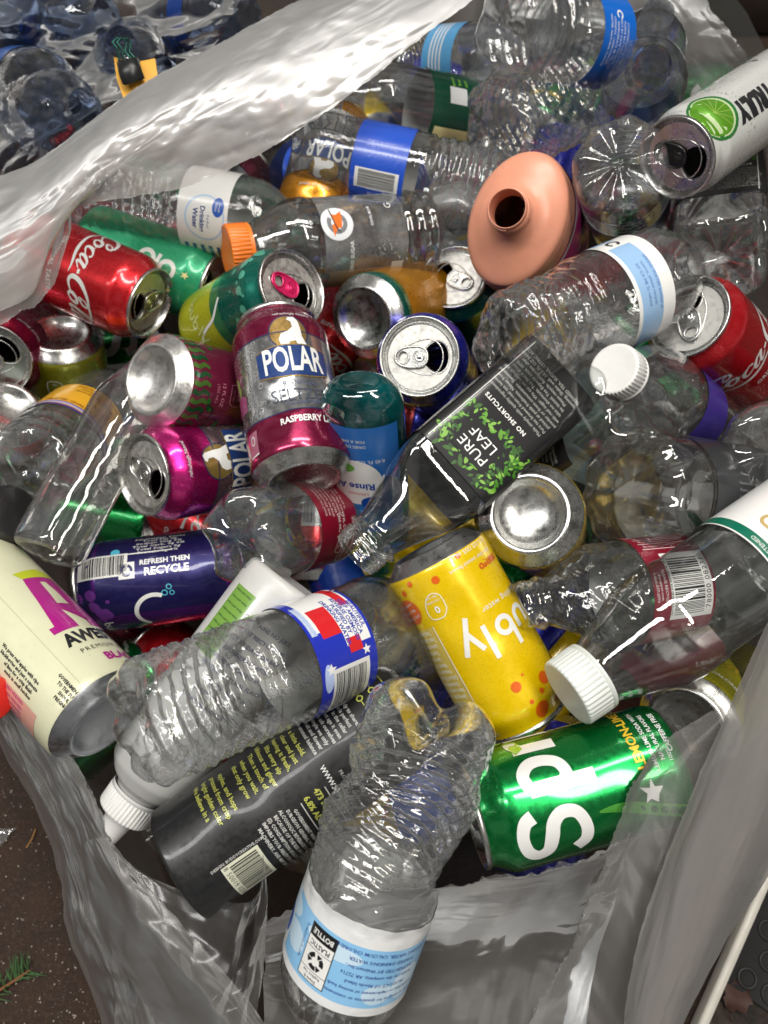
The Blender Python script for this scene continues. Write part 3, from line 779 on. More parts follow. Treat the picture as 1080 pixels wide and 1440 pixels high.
a.text('with other natural flavors', -20, 16.5, 3.3, ink(WHT), 3); a.text('12 FL OZ (355 mL)', -24, 9.9, 3.8, ink(WHT), 3)
for x, z, r in ((-14, 112, 5.2), (-24, 97, 3.8), (-5, 92, 3.2), (-18, 102, 1.7), (-34, 107, 2.6), (-9, 104, 1.4), (-29, 113, 1.5), (-38, 97, 2.8), (-12, 88, .9), (-44, 110, 3), (6, 16, 2.4), (22, 12, 1.8), (-12, 10, 1.7), (30, 16, 2), (-50, 95, 4), (-60, 108, 3), (60, 110, 4), (75, 100, 3), (88, 112, 2)): a.disc(x, z, r, OR, 2)
a.disc(33, 28, 8.2, ink((.70, .14, .02), .2), 2); a.lines(["100% fruit", 'flavor in', 'every sip'], 33, 28, 2.9, ink(WHT), 3, rot=12)
a.stroke([(8, 33), (8, 25), (12, 22), (17, 24), (20, 30), (19, 36), (12, 37), (8, 33)], .55, ink(WHT), 3); a.text('0', 13.5, 31.5, 6, ink(WHT), 3, bold=.03); a.text('CALORIES', 13.5, 26.6, 2.0, ink(WHT), 3); a.text('PER CAN', 13.5, 24, 1.8, ink(WHT), 3)
a.rect(23, 40, 44, 114, ink((.78, .60, .12), .3), 2); facts(a, 33.5, 77, 20, 72, ink((.93, .91, .80)), 3, rows=15); a.rect(21.9, 40, 22.4, 114, ink(WHT), 3)
a.stroke([(22, 40), (22, 116)], .5, ink(WHT), 3)
can('sparkling_water_can', 'bright yellow mango sparkling water can lying across the heap right of centre', frame((603, 768), (737, 1012), 2, 122, -1, 0),
    a, YEL, hole=0, dfm=dents([(10, 40, 14, .9), (-30, 88, 18, .8)]), basemat=metal('dulled_aluminium', (.45, .45, .45), .3))
PURP = paint('purple_printed_metal', (0.085, 0.012, 0.19), .6, .28, .6)
a = Art(); m = ink(WHT)
a.rect(-16, 4, 52, 116, ink((.015, .012, .10), .5), 1)
a.barcode(21, 89, 36, 17, 90, 3, 7, ''); a.text('REFRESH THEN', 20.5, 45, 5.2, m, 3, bold=.03, rot=-90); a.text('RECYCLE', 13.5, 44, 7.6, m, 3, bold=.035, rot=-90)
a.rect(10, 66, 22, 77, m, 3); a.ring(16, 71.5, 2.4, 4.4, ink((.02, .02, .1)), 4, 24, 15, 105); a.ring(16, 71.5, 2.4, 4.4, ink((.02, .02, .1)), 4, 24, 135, 225); a.ring(16, 71.5, 2.4, 4.4, ink((.02, .02, .1)), 4, 24, 255, 345)
facts(a, 36, 50, 60, 18, m, 3, rows=4, rot=-90); a.rect(28, 40, 29, 82, m, 3)
a.ring(-17, 55, 12.5, 15.5, m, 3, 40, -25, 150)
for x, z, r in ((-2.5, 47, 2.2), (1.5, 43.5, 2.0), (-3, 42, 1.8)): a.ring(x, z, r * .7, r, ink((.1, .6, .75), .2), 3, 16)
bubly_word(a, -34, 92, .34, m, 180)
bubbles(a, -50, 2, 84, 112, 30, 3, ink((.22, .05, .38), .5), 1, 4.2, True); a.disc(31, 80, 3.2, ink((.1, .55, .75), .2), 3)
bubbles(a, 15, 50, 100, 114, 14, 6, ink((.24, .07, .40), .5), 1, 3, True)
can('sparkling_water_can', 'dark purple sparkling water can with white barcode lying above the cream cider can', frame((356, 799), (116, 828), -76, 122, -1, 0),
    shift(a, 10, -7), PURP, hole=90)
LIMEG = paint('lime_printed_metal', (0.42, 0.44, 0.015), .3, .3, .5); TEAL = paint('teal_printed_metal', (0.0, 0.14, 0.10), .6, .28, .6)
MIDG = paint('leaf_printed_metal', (0.14, 0.30, 0.05), .5, .3, .6)
a = Art(); bubbles(a, -60, 60, 84, 110, 34, 12, ink((.08, .40, .28), .3), 1, 4.4, True); a.stroke([(-20, 74), (-8, 62), (-2, 44), (6, 32)], 2.2, ink(WHT), 2); bubly_word(a, -10, 36, .6, ink((.55, .6, .2)), 20)
can('sparkling_water_can', 'teal to lime green can with a bright pink pull tab on its open lid', frame((295, 468), (413, 404), 20, 122, 1, 0, 'B'),
    a, LIMEG, bands=[(72, 122, TEAL), (60, 72, paint('sea_printed_metal', (.04, .23, .09), .55, .3))], hole=130, tabmat=paint('pink_printed_metal', (.85, .02, .16), .5, .25))
a = Art(); m = ink(WHT); a.text('0', -16, 30, 9, m, 3); bubbles(a, -40, 40, 90, 112, 12, 3, OR, 1, 3, True)
a.disc(-24, 34, 9, ink((.65, .38, .02), .3), 2); a.lines(['CRISP', 'LIME'], -24, 34, 3, ink((.2, .12, .02)), 3)
a.stroke([(6, 38), (6, 26), (16, 26), (16, 38), (6, 38)], .6, m, 3); a.text('0', 11, 33.5, 5, m, 3); a.text('CAL', 11, 28, 2.4, m, 3)
can('sparkling_water_can', 'olive lime can with its silver base facing up, tucked under the left red cola can', frame((84, 466), (112, 620), -52, 122, -1, 0, 'A'),
    a, paint('olive_printed_metal', (0.26, 0.27, 0.015), .55, .3), hole=0)
a = Art(); a.text('LOW CALORIE', -12, 22, 5, ink((.85, .85, .7)), 3, bold=.03, rot=0); a.text('CITRUS', 0, 44, 12, ink((.5, .35, .02)), 3, bold=.03)
can('soda_can', 'yellow green can with silver base, mostly hidden behind the green lemon lime can', frame((962, 1022), (1042, 955), -30, 122, -1, 0, 'A'),
    a, paint('chartreuse_printed_metal', (0.50, 0.47, 0.02), .5, .28), hole=0)

# ---- lemon lime
GRN = paint('green_printed_metal', (0.0, 0.235, 0.045), .8, .22, .7)
a = Art(); m = ink(WHT)
bigS = [(16, 16), (13, 21.5), (5, 24), (-4, 22), (-8.4, 16.5), (-6, 10.5), (2, 7.5), (10, 5), (14.4, -1), (12.5, -9), (4, -13), (-5, -12), (-10, -6)]
a.stroke(bigS, [8, 7.6, 7, 7, 7.4, 8, 8.4, 8, 7.4, 7, 7, 7.6, 8], m, 3, at=(-24, 80), sc=.92)
a.stroke([(0, 14), (0, -24)], 8, m, 3, at=(3, 79), sc=.95); a.stroke([(0, 12), (8, 14), (14, 9), (15, 1), (12, -7), (5, -10), (0, -7)], 7, m, 3, at=(3, 80), sc=.95)
a.stroke([(0, 14), (0, -11)], 8, m, 3, at=(28, 80), sc=.95); a.stroke([(0, 8), (5, 13), (10, 13)], 7, m, 3, at=(28, 80), sc=.95)
a.stroke([(0, 14), (0, -11)], 7.5, m, 3, at=(45, 80)); a.disc(45, 99, 4, ink((.30, .60, .05), .2), 3)
a.poly([(-3, -8), (3, -6), (5, 4), (2, 9), (-3, 5)], ink((.25, .52, .03), .4), 3, at=(33, 92), rot=-70)
a.text('LEMON-LIME', 19, 31, 7.2, ink((.80, .52, .03), .2), 3, bold=.03)
a.text('CAFFEINE FREE', 16, 13.5, 3.8, m, 3, bold=.02); a.lines(['LEMON-LIME SODA WITH', 'NATURAL FLAVORS'], 15, 21.5, 3.3, m, 3, bold=.02); a.text('100%', 2, 15, 3.2, m, 3)
a.poly([(-6, 0), (-2.4, -2.4), (0, -6.5), (2.2, -2.6), (7, -3), (3, 0), (6.4, 4.6), (1.4, 2.8), (-2.6, 5.8), (-2, 2.4)], m, 3, at=(-14, 30), rot=20, sc=1.0)
a.stroke([(-30, 14), (-18, 44), (-16, 60)], [9, 6, 1], ink((.10, .45, .06), .6), 2)
can('soda_can', 'shiny emerald green lemon lime soda can lying half under the clear film at lower right', frame((956, 1066), (658, 1150), 11, 122, -1, 2),
    a, GRN, hole=0, dfm=dents([(30, 60, 30, 1.0)]))

# ---- ciders: 16 oz
CREAM = paint('cream_printed_metal', (0.66, 0.66, 0.46), .08, .34, .35); PLUM = ink((.40, .008, .22), .1)
a = Art(); k = ink(BLK); lg = ink((.52, .58, .02), .1); m = ink(WHT)
cx = 4
a.poly([(-15, 26), (-12, 26), (-9.5, 55), (-2, 56), (-3, 43), (9, 41), (11, 56), (26, 56), (20, -4), (24, -4), (24, -9), (8, -9), (8, -4), (11, -4), (10, 10), (-7, 12), (-8, -4), (-4, -4), (-4, -9), (-22, -9), (-22, -4), (-18, -4)], PLUM, 2, at=(cx + 2, 101), sc=.84) if False else None
a.poly([(-19, -9), (-3, -9), (-3, -3.5), (-6, -3.5), (-4.2, 8), (8, 8), (9.5, -3.5), (6, -3.5), (6, -9), (24, -9), (24, -3.5), (20.5, -3.5), (13.5, 41), (-9, 41), (-15.6, -3.5), (-19, -3.5)], PLUM, 2, at=(cx, 97))
a.poly([(-2.6, 14), (6.4, 14), (3.6, 36), (-.2, 36)], ink((.66, .66, .46), .08), 3, at=(cx, 97)); a.poly([(-9, 41), (13.5, 41), (12.6, 47), (6, 50), (-12, 47)], lg, 3, at=(cx, 97))
a.text('AWESTRUCK', cx + 14, 79.5, 13.2, k, 3, bold=.045, xs=.80); a.text('PREMIUM HARD CIDER', cx + 15, 69, 4.6, k, 3, spacing=1.3)
a.text('BLACKBERRY', cx + 20, 59.5, 8.4, PLUM, 3, bold=.04); a.text('with a hint of lime', cx + 19, 52, 5.0, lg, 3, shear=.3, bold=.02); a.text('5.5% ALC BY VOL / 473 ML', cx + 18, 43, 3.6, k, 3, spacing=1.1)
a.rect(-22.6, 10, -22.2, 150, ink((.5, .5, .33)), 2)
for i, t in enumerate(['GOVERNMENT WARNING: (1) ACCORDING', 'TO THE SURGEON GENERAL, WOMEN', 'SHOULD NOT DRINK DURING', 'PREGNANCY BECAUSE OF RISK']): a.text(t, -27 - i * 3.1, 38, 2.7, k, 3, rot=-90, bold=.03)
for i, t in enumerate(['We press real apples with ripe', 'blackberries and just a squeeze', 'of lime for a crisp finish', 'made in small batches']): a.text(t, -38 - i * 3.2, 88 - i * 2, 2.9, k, 3, rot=-90, bold=.03)
a.rect(-75, 60, -52, 120, ink((.66, .35, .28)), 2)
for i in range(5): a.text('BLACKBERRIES FRESH PRESSED', -54 - i * 4, 92, 2.9, PLUM, 3, rot=-90, bold=.02)
can('cider_can', 'tall cream cider can with a large plum coloured letter A, at the left edge', frame((152, 1016), (-50, 798), 2, 157, -1, 44),
    shift(a, -40), CREAM, L=157.0, hole=0, basemat=metal('satin_aluminium', (.50, .52, .55), .32))
CHAR = paint('charcoal_matte_print', (0.010, 0.010, 0.011), .15, .36, .2, .2)
a = Art(); yg = ink((.50, .52, .10), .1); g = ink((.52, .52, .50), .1)
for i, t in enumerate(['We believe in a', 'bright golden color', 'pressed from crisp', 'apples, and hops', 'that only grow', 'when you wait.', 'Then a touch of', 'hibiscus and ginger', 'lifts every sip', 'leaving it fresh,', 'clear and just', 'a little bold.']): a.text(t, -20 - (0 if i else 3), 30 + i * 5.1 + (3 if i > 3 else 0), 3.9, yg, 3, bold=.02, rot=0)
for i, t in enumerate(['An unusual balance', 'of fruit and flower', 'so simple we only', 'had to ask ourselves', 'why not age it even', 'longer in the cellar', 'until it is perfect', 'and ready to share.']): a.text(t, -20, 95 + i * 3.9, 3.3, g, 3, bold=.02)
for i, z in enumerate((131, 139, 147)): a.stroke([(-30, z), (-8, z)], .55, yg, 3); a.ring(-20, z, 1.3, 2.1, yg, 4, 18); a.disc(-20, z, 1.3, k, 4); a.text('FIZZ', -8, z + 3.5, 2.6, g, 3, spacing=1.4)
a.barcode(27, 34, 25, 22, 0, 3, 11, '8 50019 0250', bgc=ink((.66, .67, .52)))
a.text('DESIGN: BUDDYCREATIVE.COM', 13, 34, 2.2, g, 3, bold=.02, rot=90)
for i, t in enumerate(['MACHINERY, AND MAY CAUSE', 'IMPAIRS YOUR ABILITY TO DRIVE', '(2) CONSUMPTION OF ALCOHOL', 'BECAUSE OF THE RISK OF BIRTH', 'ALCOHOLIC BEVERAGES DURING', 'SURGEON GENERAL, WOMEN', 'GOVERNMENT WARNING:']): a.text(t, 27, 50 + i * 3.4, 2.7, g, 3, bold=.03)
a.rect(10, 74.5, 42, 75.1, g, 3); a.rect(10, 89.5, 42, 90.1, g, 3)
a.text('6.8% ALC/VOL', 23, 78.5, 4.6, yg, 3, bold=.03); a.text('473 ML  16 FL. OZ', 26, 85, 4.6, yg, 3, bold=.03); a.text('WWW.AWESTRUCKCIDERS.COM', 30, 94, 4.0, m, 3, bold=.02); a.text('PRODUCT OF NEW YORK', 24, 101, 2.8, g, 3); a.text('SLUSHED', 20, 106, 3.5, m, 3, bold=.02)
can('cider_can', 'tall matte black cider can with a pale barcode, lying beneath the wavy crushed bottle', frame((240, 1226), (590, 982), 0, 157, 1, 0),
    a, CHAR, L=157.0, hole=0, straight=True, basemat=CHAR, dfm=dents([(2, 30, 30, 1.8), (0, 70, 35, 1.8), (-2, 110, 40, 1.5)]), lidmat=CHAR)

# ---- watermelon tea can
WM = paint('watermelon_printed_metal', (0.22, 0.018, 0.06), .45, .3, .5)
a = Art(); dg, gg = ink((.0, .09, .02), .3), ink((.02, .17, .02), .3); bk = ink(BLK)
for i in range(34):
    s0 = -103 + i * 6.1; a.stroke([(s0, 8.5), (s0 + 1.4, 13), (s0 - 1, 18), (s0 + .6, 23)], [3.6, 3.2, 3.4, 2.2], (dg if i % 2 else ink((.08, .20, .03), .3)), 2)
rs = random.Random(5)
for i in range(64):
    x, z, q = rs.uniform(-50, 50), rs.uniform(24, 112), rs.uniform(0, 360)
    if -14 < x < 12 and 30 < z < 62: continue
    L_ = rs.uniform(4, 9)
    a.poly([(0, 0), (L_ * .3, 1.8), (L_ * .7, 2.1), (L_, 0), (L_ * .6, -1.8), (L_ * .25, -1.4)], gg if i % 3 else dg, 2, at=(x, z), rot=q, step=4)
    if i % 3 == 0: a.stroke([(0, 0), (3, 3), (7, 2), (8, -2), (5, -4), (3, -2)], .7, bk, 3, at=(x, z), rot=q, sc=rs.uniform(.8, 1.6))
pk = ink((.70, .22, .32)); a.stroke([(-9, 44), (-9, 55), (4, 55), (4, 44), (-9, 44)], .6, pk, 4); a.text('160', -2.5, 51.5, 5, pk, 4, bold=.03); a.text('CALORIES', -2.5, 46.6, 2.2, pk, 4)
a.text('12 FL OZ', -1, 36, 4.2, pk, 4, bold=.02); a.text('(355 mL)', -1, 30.5, 3.6, pk, 4); a.text('WATERMELON', 6, 76, 9, ink((.75, .72, .55)), 4, bold=.04, rot=12); a.text('TEA', 22, 95, 6, ink((.75, .72, .55)), 4)
can('fruit_tea_can', 'watermelon patterned can with green vines and its large silver base facing left', frame((211, 533), (375, 572), 24, 122, -1, 0, 'A'),
    a, WM, hole=0, basemat=metal('scuffed_aluminium', (.68, .67, .65), .33, .4))

# ---- truly style slim can
WP = paint('white_printed_metal', (0.72, 0.73, 0.70), .35, .28, .5)
a = Art(); k = ink(BLK)
a.disc(0, 138, 19, ink((.02, .17, .03), .2), 2); a.disc(0, 139, 16.8, ink((.50, .62, .35), .1), 3); a.disc(0, 140, 15.6, ink((.10, .30, .01), .3), 4)
for q in range(-150, 0, 22): a.stroke([(0, 140), (15 * math.cos(R(q)), 140 + 15 * math.sin(R(q)))], .5, ink((.28, .45, .08), .1), 5)
a.text('TRULY', -8, 97, 19, k, 3, bold=.075, xs=.78, rot=90); a.text('HARD SELTZER', 3, 44, 5, k, 3, bold=.03, rot=90, spacing=1.2) if False else None
a.text('HARD', -3, 46, 6.0, k, 3, bold=.04, rot=0, spacing=1.4); a.text('SELTZER', -3, 38, 6.0, k, 3, bold=.04, spacing=1.3); a.text('GLUTEN FREE', 32, 48, 4.4, k, 3, bold=.03)
a.rect(26, 92, 31, 108, ink((.10, .45, .20), .2), 2); bubbles(a, -25, 25, 105, 116, 60, 4, ink((.45, .50, .42), .3), .3, .7, True)
can('hard_seltzer_can', 'tall slim white can with a green lime slice and black capital letters at upper right', frame((1105, 118), (949, 224), 82, 156, 1, 20, 'B'),
    a, WP, L=156.0, Rb=29.0, hole=-70, tabmat=paint('black_tab_metal', (.01, .01, .01), .5, .3), lidmat=metal('rosy_aluminium', (.62, .54, .51), .28))

# ---- plain ends
a = Art()
can('sparkling_water_can', 'can with domed silver base facing up and gold side, beside the pink tabbed can', frame((510, 448), (605, 420), -24, 122, -1, 0, 'A'),
    a, paint('amber_printed_metal', (.62, .27, .01), .6, .3), bands=[(8, 15, TEAL), (15, 20, paint('moss_printed_metal', (.12, .22, .04), .6, .3))], hole=0)
BLUE = paint('royal_blue_printed_metal', (0.025, 0.03, 0.42), .65, .26, .6)
can('soda_can', 'royal blue can standing in the middle with its open silver lid facing up', frame((618, 530), (589, 501), 18, 122, 1, 0, 'B'),
    Art().text('SPARKLING', 0, 80, 12, ink(WHT), 3), BLUE, hole=45)
TEAL2 = paint('dark_teal_printed_metal', (0.0, 0.10, 0.085), .6, .3, .6)
a = Art(); a.text('Ginger', 14, 92, 9, ink((.25, .45, .30)), 3, shear=.2); a.text('natural lime', 18, 82, 5, ink((.25, .45, .30)), 3); a.disc(40, 70, 5, ink((.75, .60, .04)), 3)
can('soda_can', 'dark teal can with open silver lid facing up, just below the salmon bottle', frame((666, 472), (638, 388), -52, 122, 1, 0, 'B'),
    a, TEAL2, bands=[(100, 122, TEAL2)], hole=225)
a = Art(); a.rect(-103, 8, -10, 100, ink((.80, .52, .02), .5), 1)
can('sparkling_water_can', 'can with bright round silver base facing up, gold and teal sides, above the yellow can', frame((744, 722), (762, 750), 38, 122, -1, -60, 'A'),
    Art().rect(-48, 8.3, 60, 110, ink((.78, .50, .02), .6, .28), 1), TEAL2, hole=0)
GREEN2 = paint('mint_printed_metal', (0.02, 0.33, 0.15), .35, .33, .4)
a = Art(); m = ink((.74, .76, .70)); 
for x, z, r in ((0, 92, 8), (-4, 73, 8)): a.ring(x, z, r - 3.6, r, m, 3, 26)
a.stroke([(-10, 84), (2, 82), (12, 86)], 3.2, m, 3); a.stroke([(22, 30), (18, 60), (16, 92)], .5, ink((.62, .50, .15)), 3); a.poly([(0, 3), (.9, .9), (3, .9), (1.3, -.6), (2, -3), (0, -1.5), (-2, -3), (-1.3, -.6), (-3, .9), (-.9, .9)], ink((.78, .70, .3)), 3, at=(15, 96)); a.poly([(0, 3), (.9, .9), (3, .9), (1.3, -.6), (2, -3), (0, -1.5), (-2, -3), (-1.3, -.6), (-3, .9), (-.9, .9)], ink((.78, .70, .3)), 3, at=(0, 108))
can('ginger_ale_can', 'mint green can with white letters and tiny gold stars behind the left red can', frame((120, 340), (310, 405), -50, 122, -1, 0),
    a, GREEN2, hole=0)
can('soda_can', 'magenta can with grey open lid at the far left edge', frame((44, 462), (-10, 508), -34, 122, 1, 0, 'B'),
    Art().text('Wild Berry', 0, 104, 5, ink(WHT), 3, shear=.3), BERRY, hole=0, lidmat=metal('grey_lid_metal', (.30, .33, .30), .35))
a = Art(); a.rect(-103, 70, 103, 90, ink((.30, .55, .02), .3), 2); a.disc(4, 72, 9, ink((.72, .70, .66)), 3, ry=13); a.disc(4, 72, 4, ink(BLK), 4, ry=7)
can('soda_can', 'red and lime green can at the left edge below the magenta can', frame((8, 572), (-20, 700), -85, 122, -1, 0),
    a, paint('tomato_printed_metal', (0.55, 0.03, 0.01), .5, .28), hole=0)
# ------------------------------------------------------------------ bottles
m = lab(WHT); KK = lab((.01, .01, .012)); WB = lab((.25, .52, .80))
BLU = lab((.015, .03, .42)); RL = lab((.62, .015, .02)); NB = lab((.03, .07, .35))

# wavy crushed water bottle, front
a = Art()
a.rect(-103, 4, 103, 38, WB, 1)
for x, z, rx, ry in ((-24, 30, 8, 6), (4, 12, 16, 4.5), (28, 24, 9, 7), (40, 12, 12, 6), (-40, 26, 9, 10), (60, 20, 14, 8)): a.disc(x, z, rx, lab((.55, .72, .85)), 2, ry=ry)
a.rect(2, 6, 18, 36, KK, 3); a.rect(2.5, 13, 17.5, 35.5, m, 4); a.rect(2.5, 29.6, 17.5, 29.9, KK, 5); a.rect(2.5, 18.2, 17.5, 18.5, KK, 5)
a.text('BOTTLE', 10, 9.5, 4.0, m, 5, bold=.03, xs=.85, rot=0); a.text('PLASTIC', 10, 15.7, 3.8, KK, 5, bold=.02, xs=.85)
for q in (90, 210, 330): a.ring(10, 24, 2.4, 4.7, KK, 5, 12, q - 42, q + 18); a.poly([(0, -1.7), (2.6, 0), (0, 1.7)], KK, 5, at=(10 + 3.5 * math.cos(R(q + 24)), 24 + 3.5 * math.sin(R(q + 24))), rot=q + 110)
a.lines(['Empty &', 'Replace Cap'], 10, 32.8, 2.0, KK, 5, bold=.02); a.text('how2recycle.info', 20.5, 20, 2.9, lab((.03, .06, .25)), 3, rot=90)
dk = lab((.03, .07, .30))
a.lines(['Call or email us for questions or comments', 'satisfaction or replacement or money back', 'PRODUCT OF Rhode Island', 'Bottled by the company, AR 72716', 'DISTRIBUTED BY Walmart Inc.,', 'PURIFIED DRINKING WATER', 'DRINKING WATER, CALCIUM CHLORIDE'], -22, 20, 2.7, dk, 3, lead=1.6, bold=.02)
a.disc(42, 26, 5, lab((.02, .12, .50)), 3, ry=8); a.rect(36, 4, 103, 38, m, 2)
def wavy(V):
    V = V.copy(); z = V[:, 2]; m_ = np.clip((z - 34) / 14, 0, 1) * np.clip((106 - z) / 14, 0, 1)
    V[:, 0] += 3.0 * np.sin(z * .07) * m_; V[:, 1] += 4.0 * np.sin(z * .085 + 1) * m_
    k = 1 - m_ * (.02 + .04 * np.sin(z * .16)); V[:, 0] *= k; V[:, 1] *= k
    sh = m_ * 3.2 * np.sin(np.arctan2(V[:, 1], V[:, 0]) * 2 + z * .05); V[:, 2] += sh; return V
def pinch(V):
    V = V.copy(); z = V[:, 2]; k = np.clip(1 - (z - 4) / 34, 0, 1); q = np.exp(-(V[:, 1] / 9.0) ** 2)
    V[:, 2] += k * q * 13; V[:, 1] *= 1 - k * .04; V[:, 0] *= 1 + .05 * k; return V
bottle('water_bottle', 'wavy crushed water bottle with sky blue and white label at the bottom centre', frame((614, 990), (440, 1480), 88, 215, -1, 6, 'A'),
       [(z * 1.024 if z > 20 else z, r * 1.05 if z > 2 else r) for z, r in WATER], pet('crisp_clear_plastic', wr=.22, scale=60, haze=.035), ribs=ribf(26, 96, 6.6, 2.4),
       dfm=chain(crumple(2.2, .05, 21, 2, 112, 12), wavy, pinch), labels=[dict(z0=102, z1=152, mat=lab((.74, .75, .75), wrinkle=.35), art=(lambda A: (setattr(A, 'items', [(np.column_stack([V[:, 0], V[:, 1] + 109]) if len(V) else V, F, mt, ly) for V, F, mt, ly in A.items]), A)[1])(a))],
       NT=144, dz=.9)

# bottle with red, white and blue label
a = Art()
a.rect(-103, 0, 103, 40, BLU, 1); a.rect(-52, 6, 3, 38, m, 2)
a.rect(-24, 8, -5, 21, RL, 3); a.rect(-1, 22, 7, 31, RL, 3); a.rect(-52, 31, -20, 36.5, RL, 3); a.rect(-9, 4, 20, 21, BLU, 2.5); a.rect(-30, 2, -8, 6, lab((.4, .5, .7)), 3)
for i, t in enumerate(['DRINKING WATER', 'PURIFIED BY', 'REVERSE OSMOSIS', 'KEEP AMERICA', 'BEAUTIFUL']): a.text(t, -13, 22.5 + i * 3.4, 3.7, lab((.03, .05, .35)), 4, rot=0, bold=.03)
a.lines(['BOTTLED AT SOURCE', 'NY STATE DEPT OF HEALTH'], -20, 4.2, 1.8, m, 3)
a.barcode(27, 21, 26, 30, 90, 3, 23)
for x, y, r in ((11.5, 7, 3.6), (8, 33, 3.2), (50, 20, 3)): a.poly([(r * (1 if i % 2 == 0 else .42) * math.cos(R(90 + i * 36)), r * (1 if i % 2 == 0 else .42) * math.sin(R(90 + i * 36))) for i in range(10)], m, 4, at=(x, y), rot=15)
a.disc(16, 5, 8, lab((.45, .55, .85)), 3, ry=3)
bottle('water_bottle', 'clear crinkled bottle with red, white and blue barcode label lying over a white squeeze bottle', frame((184, 1024), (598, 856), 34, 205, -1, 0),
       WATER, PETW, ribs=ribf(16, 72, 8, 2.2), dfm=chain(crumple(2.5, .055, 5, -5, 76, 8)), labels=[dict(z0=92, z1=131, mat=BLU, art=shift(a, 91))], basef=star_base(7, 4.5), NT=144)

# white squeeze bottle with twist nozzle
a = Art(); gn = lab((.16, .32, .05), wrinkle=.05); a.rect(12, 18, 30, 62, gn, 1)
for i in range(9): a.text('rinse and reuse', 21, 21 + i * 4.6, 2.4, lab((.03, .08, .02)), 2, rot=0, bold=.02)
for i in range(9): a.text(LOREM[i % 10], -6, 30 + i * 7, 3.6, lab((.08, .09, .2)), 2, rot=180, bold=.02)
WP_ = plastic('white_bottle_plastic', (.56, .56, .54), .32, .1)
NOZ = [(2, .01), (1, 15), (0, 26), (2, 29), (8, 30), (130, 30), (142, 28), (150, 22), (154, 16), (156, 15), (157, 15)]
r_ = bottle('squeeze_bottle', 'white opaque squeeze bottle with ribbed twist nozzle, half hidden under the crinkled bottle', frame((412, 818), (148, 1178), -14, 190, -1, 0),
       NOZ, WP_, labels=[dict(z0=20, z1=128, mat=lab((.56, .56, .54), wrinkle=.05), art=a, off=.2)], cat='squeeze bottle', cap=(172, 17.5, 16), capmat=WHITECAP)
mb = MB(); th = np.linspace(0, 2 * math.pi, 60, endpoint=False)
mb.grid(np.array([np.stack([r * np.cos(th), r * np.sin(th), np.full(60, z)], 1) for z, r in ((171.9, 11), (174, 10.6), (176, 9.2), (186, 7.6), (192, 6.6), (193, 5.6), (193, 3), (190, 2.4), (190, .01))]), WHITECAP, closeu=True); mb.build('nozzle', r_)

# square iced tea bottle with black leaf label
LG = [lab(c, .4, .05) for c in ((.05, .20, .01), (.11, .33, .02), (.03, .11, .01), (.20, .42, .06), (.015, .06, .01))]
def leaf_label(w=58):
    a = Art(); k = lab((.012, .012, .013), .28, .06); gy = lab((.42, .43, .40), .4, .05); rs = random.Random(8)
    a.rect(-w / 2, 0, w / 2, 100, k, 1)
    for i in range(300):
        x, z = rs.uniform(-w / 2 + 1, w / 2 - 4), rs.uniform(60, 98)
        if abs(x) < 13 and abs(z - 79) < 12: continue
        if z > 88 and rs.random() < .25: continue
        L_ = rs.uniform(2.4, 5.0) * (1.5 if rs.random() < .2 else 1); q = rs.uniform(0, 360)
        a.poly([(0, 0), (L_ * .3, L_ * .2), (L_ * .65, L_ * .2), (L_, 0), (L_ * .65, -L_ * .2), (L_ * .3, -L_ * .2)], LG[rs.randrange(5)], 2 + i % 3, at=(x, z), rot=q, step=5)
    a.rect(-13, 68, 13, 91, k, 6); w_ = lab(WHT, .4, .05); a.text('PURE', 0, 84.5, 9.4, w_, 7); a.text('LEAF', 0, 75, 9.4, w_, 7)
    a.text('NO SHORTCUTS', 3, 52, 4.2, w_, 3, bold=.03, spacing=1.1)
    rows = ['Made simply with quality ingredients,', 'Pure tea brewed from real tea leaves,', 'picked at peak freshness. Never from', 'powder or from concentrate. Sweetened', 'with real sugar. We cut no corners and', 'take no shortcuts. Tea like it should', 'be tasted. Tea Experts since 1890.', 'Please recycle. Refrigerate after', 'opening. Shake well. 18.5 FL OZ 547mL', 'BREWED TEA, SUGAR, CITRIC ACID.']
    a.lines(rows, 2, 27, 3.3, gy, 3, lead=1.18, xs=.92)
    a.rect(w / 2 - 5.0, 2, w / 2 - 4.5, 99, w_, 4); return a
bottle('iced_tea_bottle', 'square clear tea bottle with black leaf label running diagonally through the centre', frame((818, 496), (486, 792), 24, 222, 1, 0),
       TEA, PETG, cross=square(7, 178), basef=star_base(8, 5), labels=[dict(z0=40, z1=142, a0=-45, a1=45, flat=True, mat=lab((.012, .012, .013), .28, .05, back=None), art=shift(leaf_label(), 41, 0), off=.7, label='black label with green leaves'),
       dict(z0=40, z1=142, a0=47, a1=315, mat=lab((.012, .012, .0135), .28, .05, back=None), off=.7, label='black rear label')], neck=(214, 15.6), NT=144)
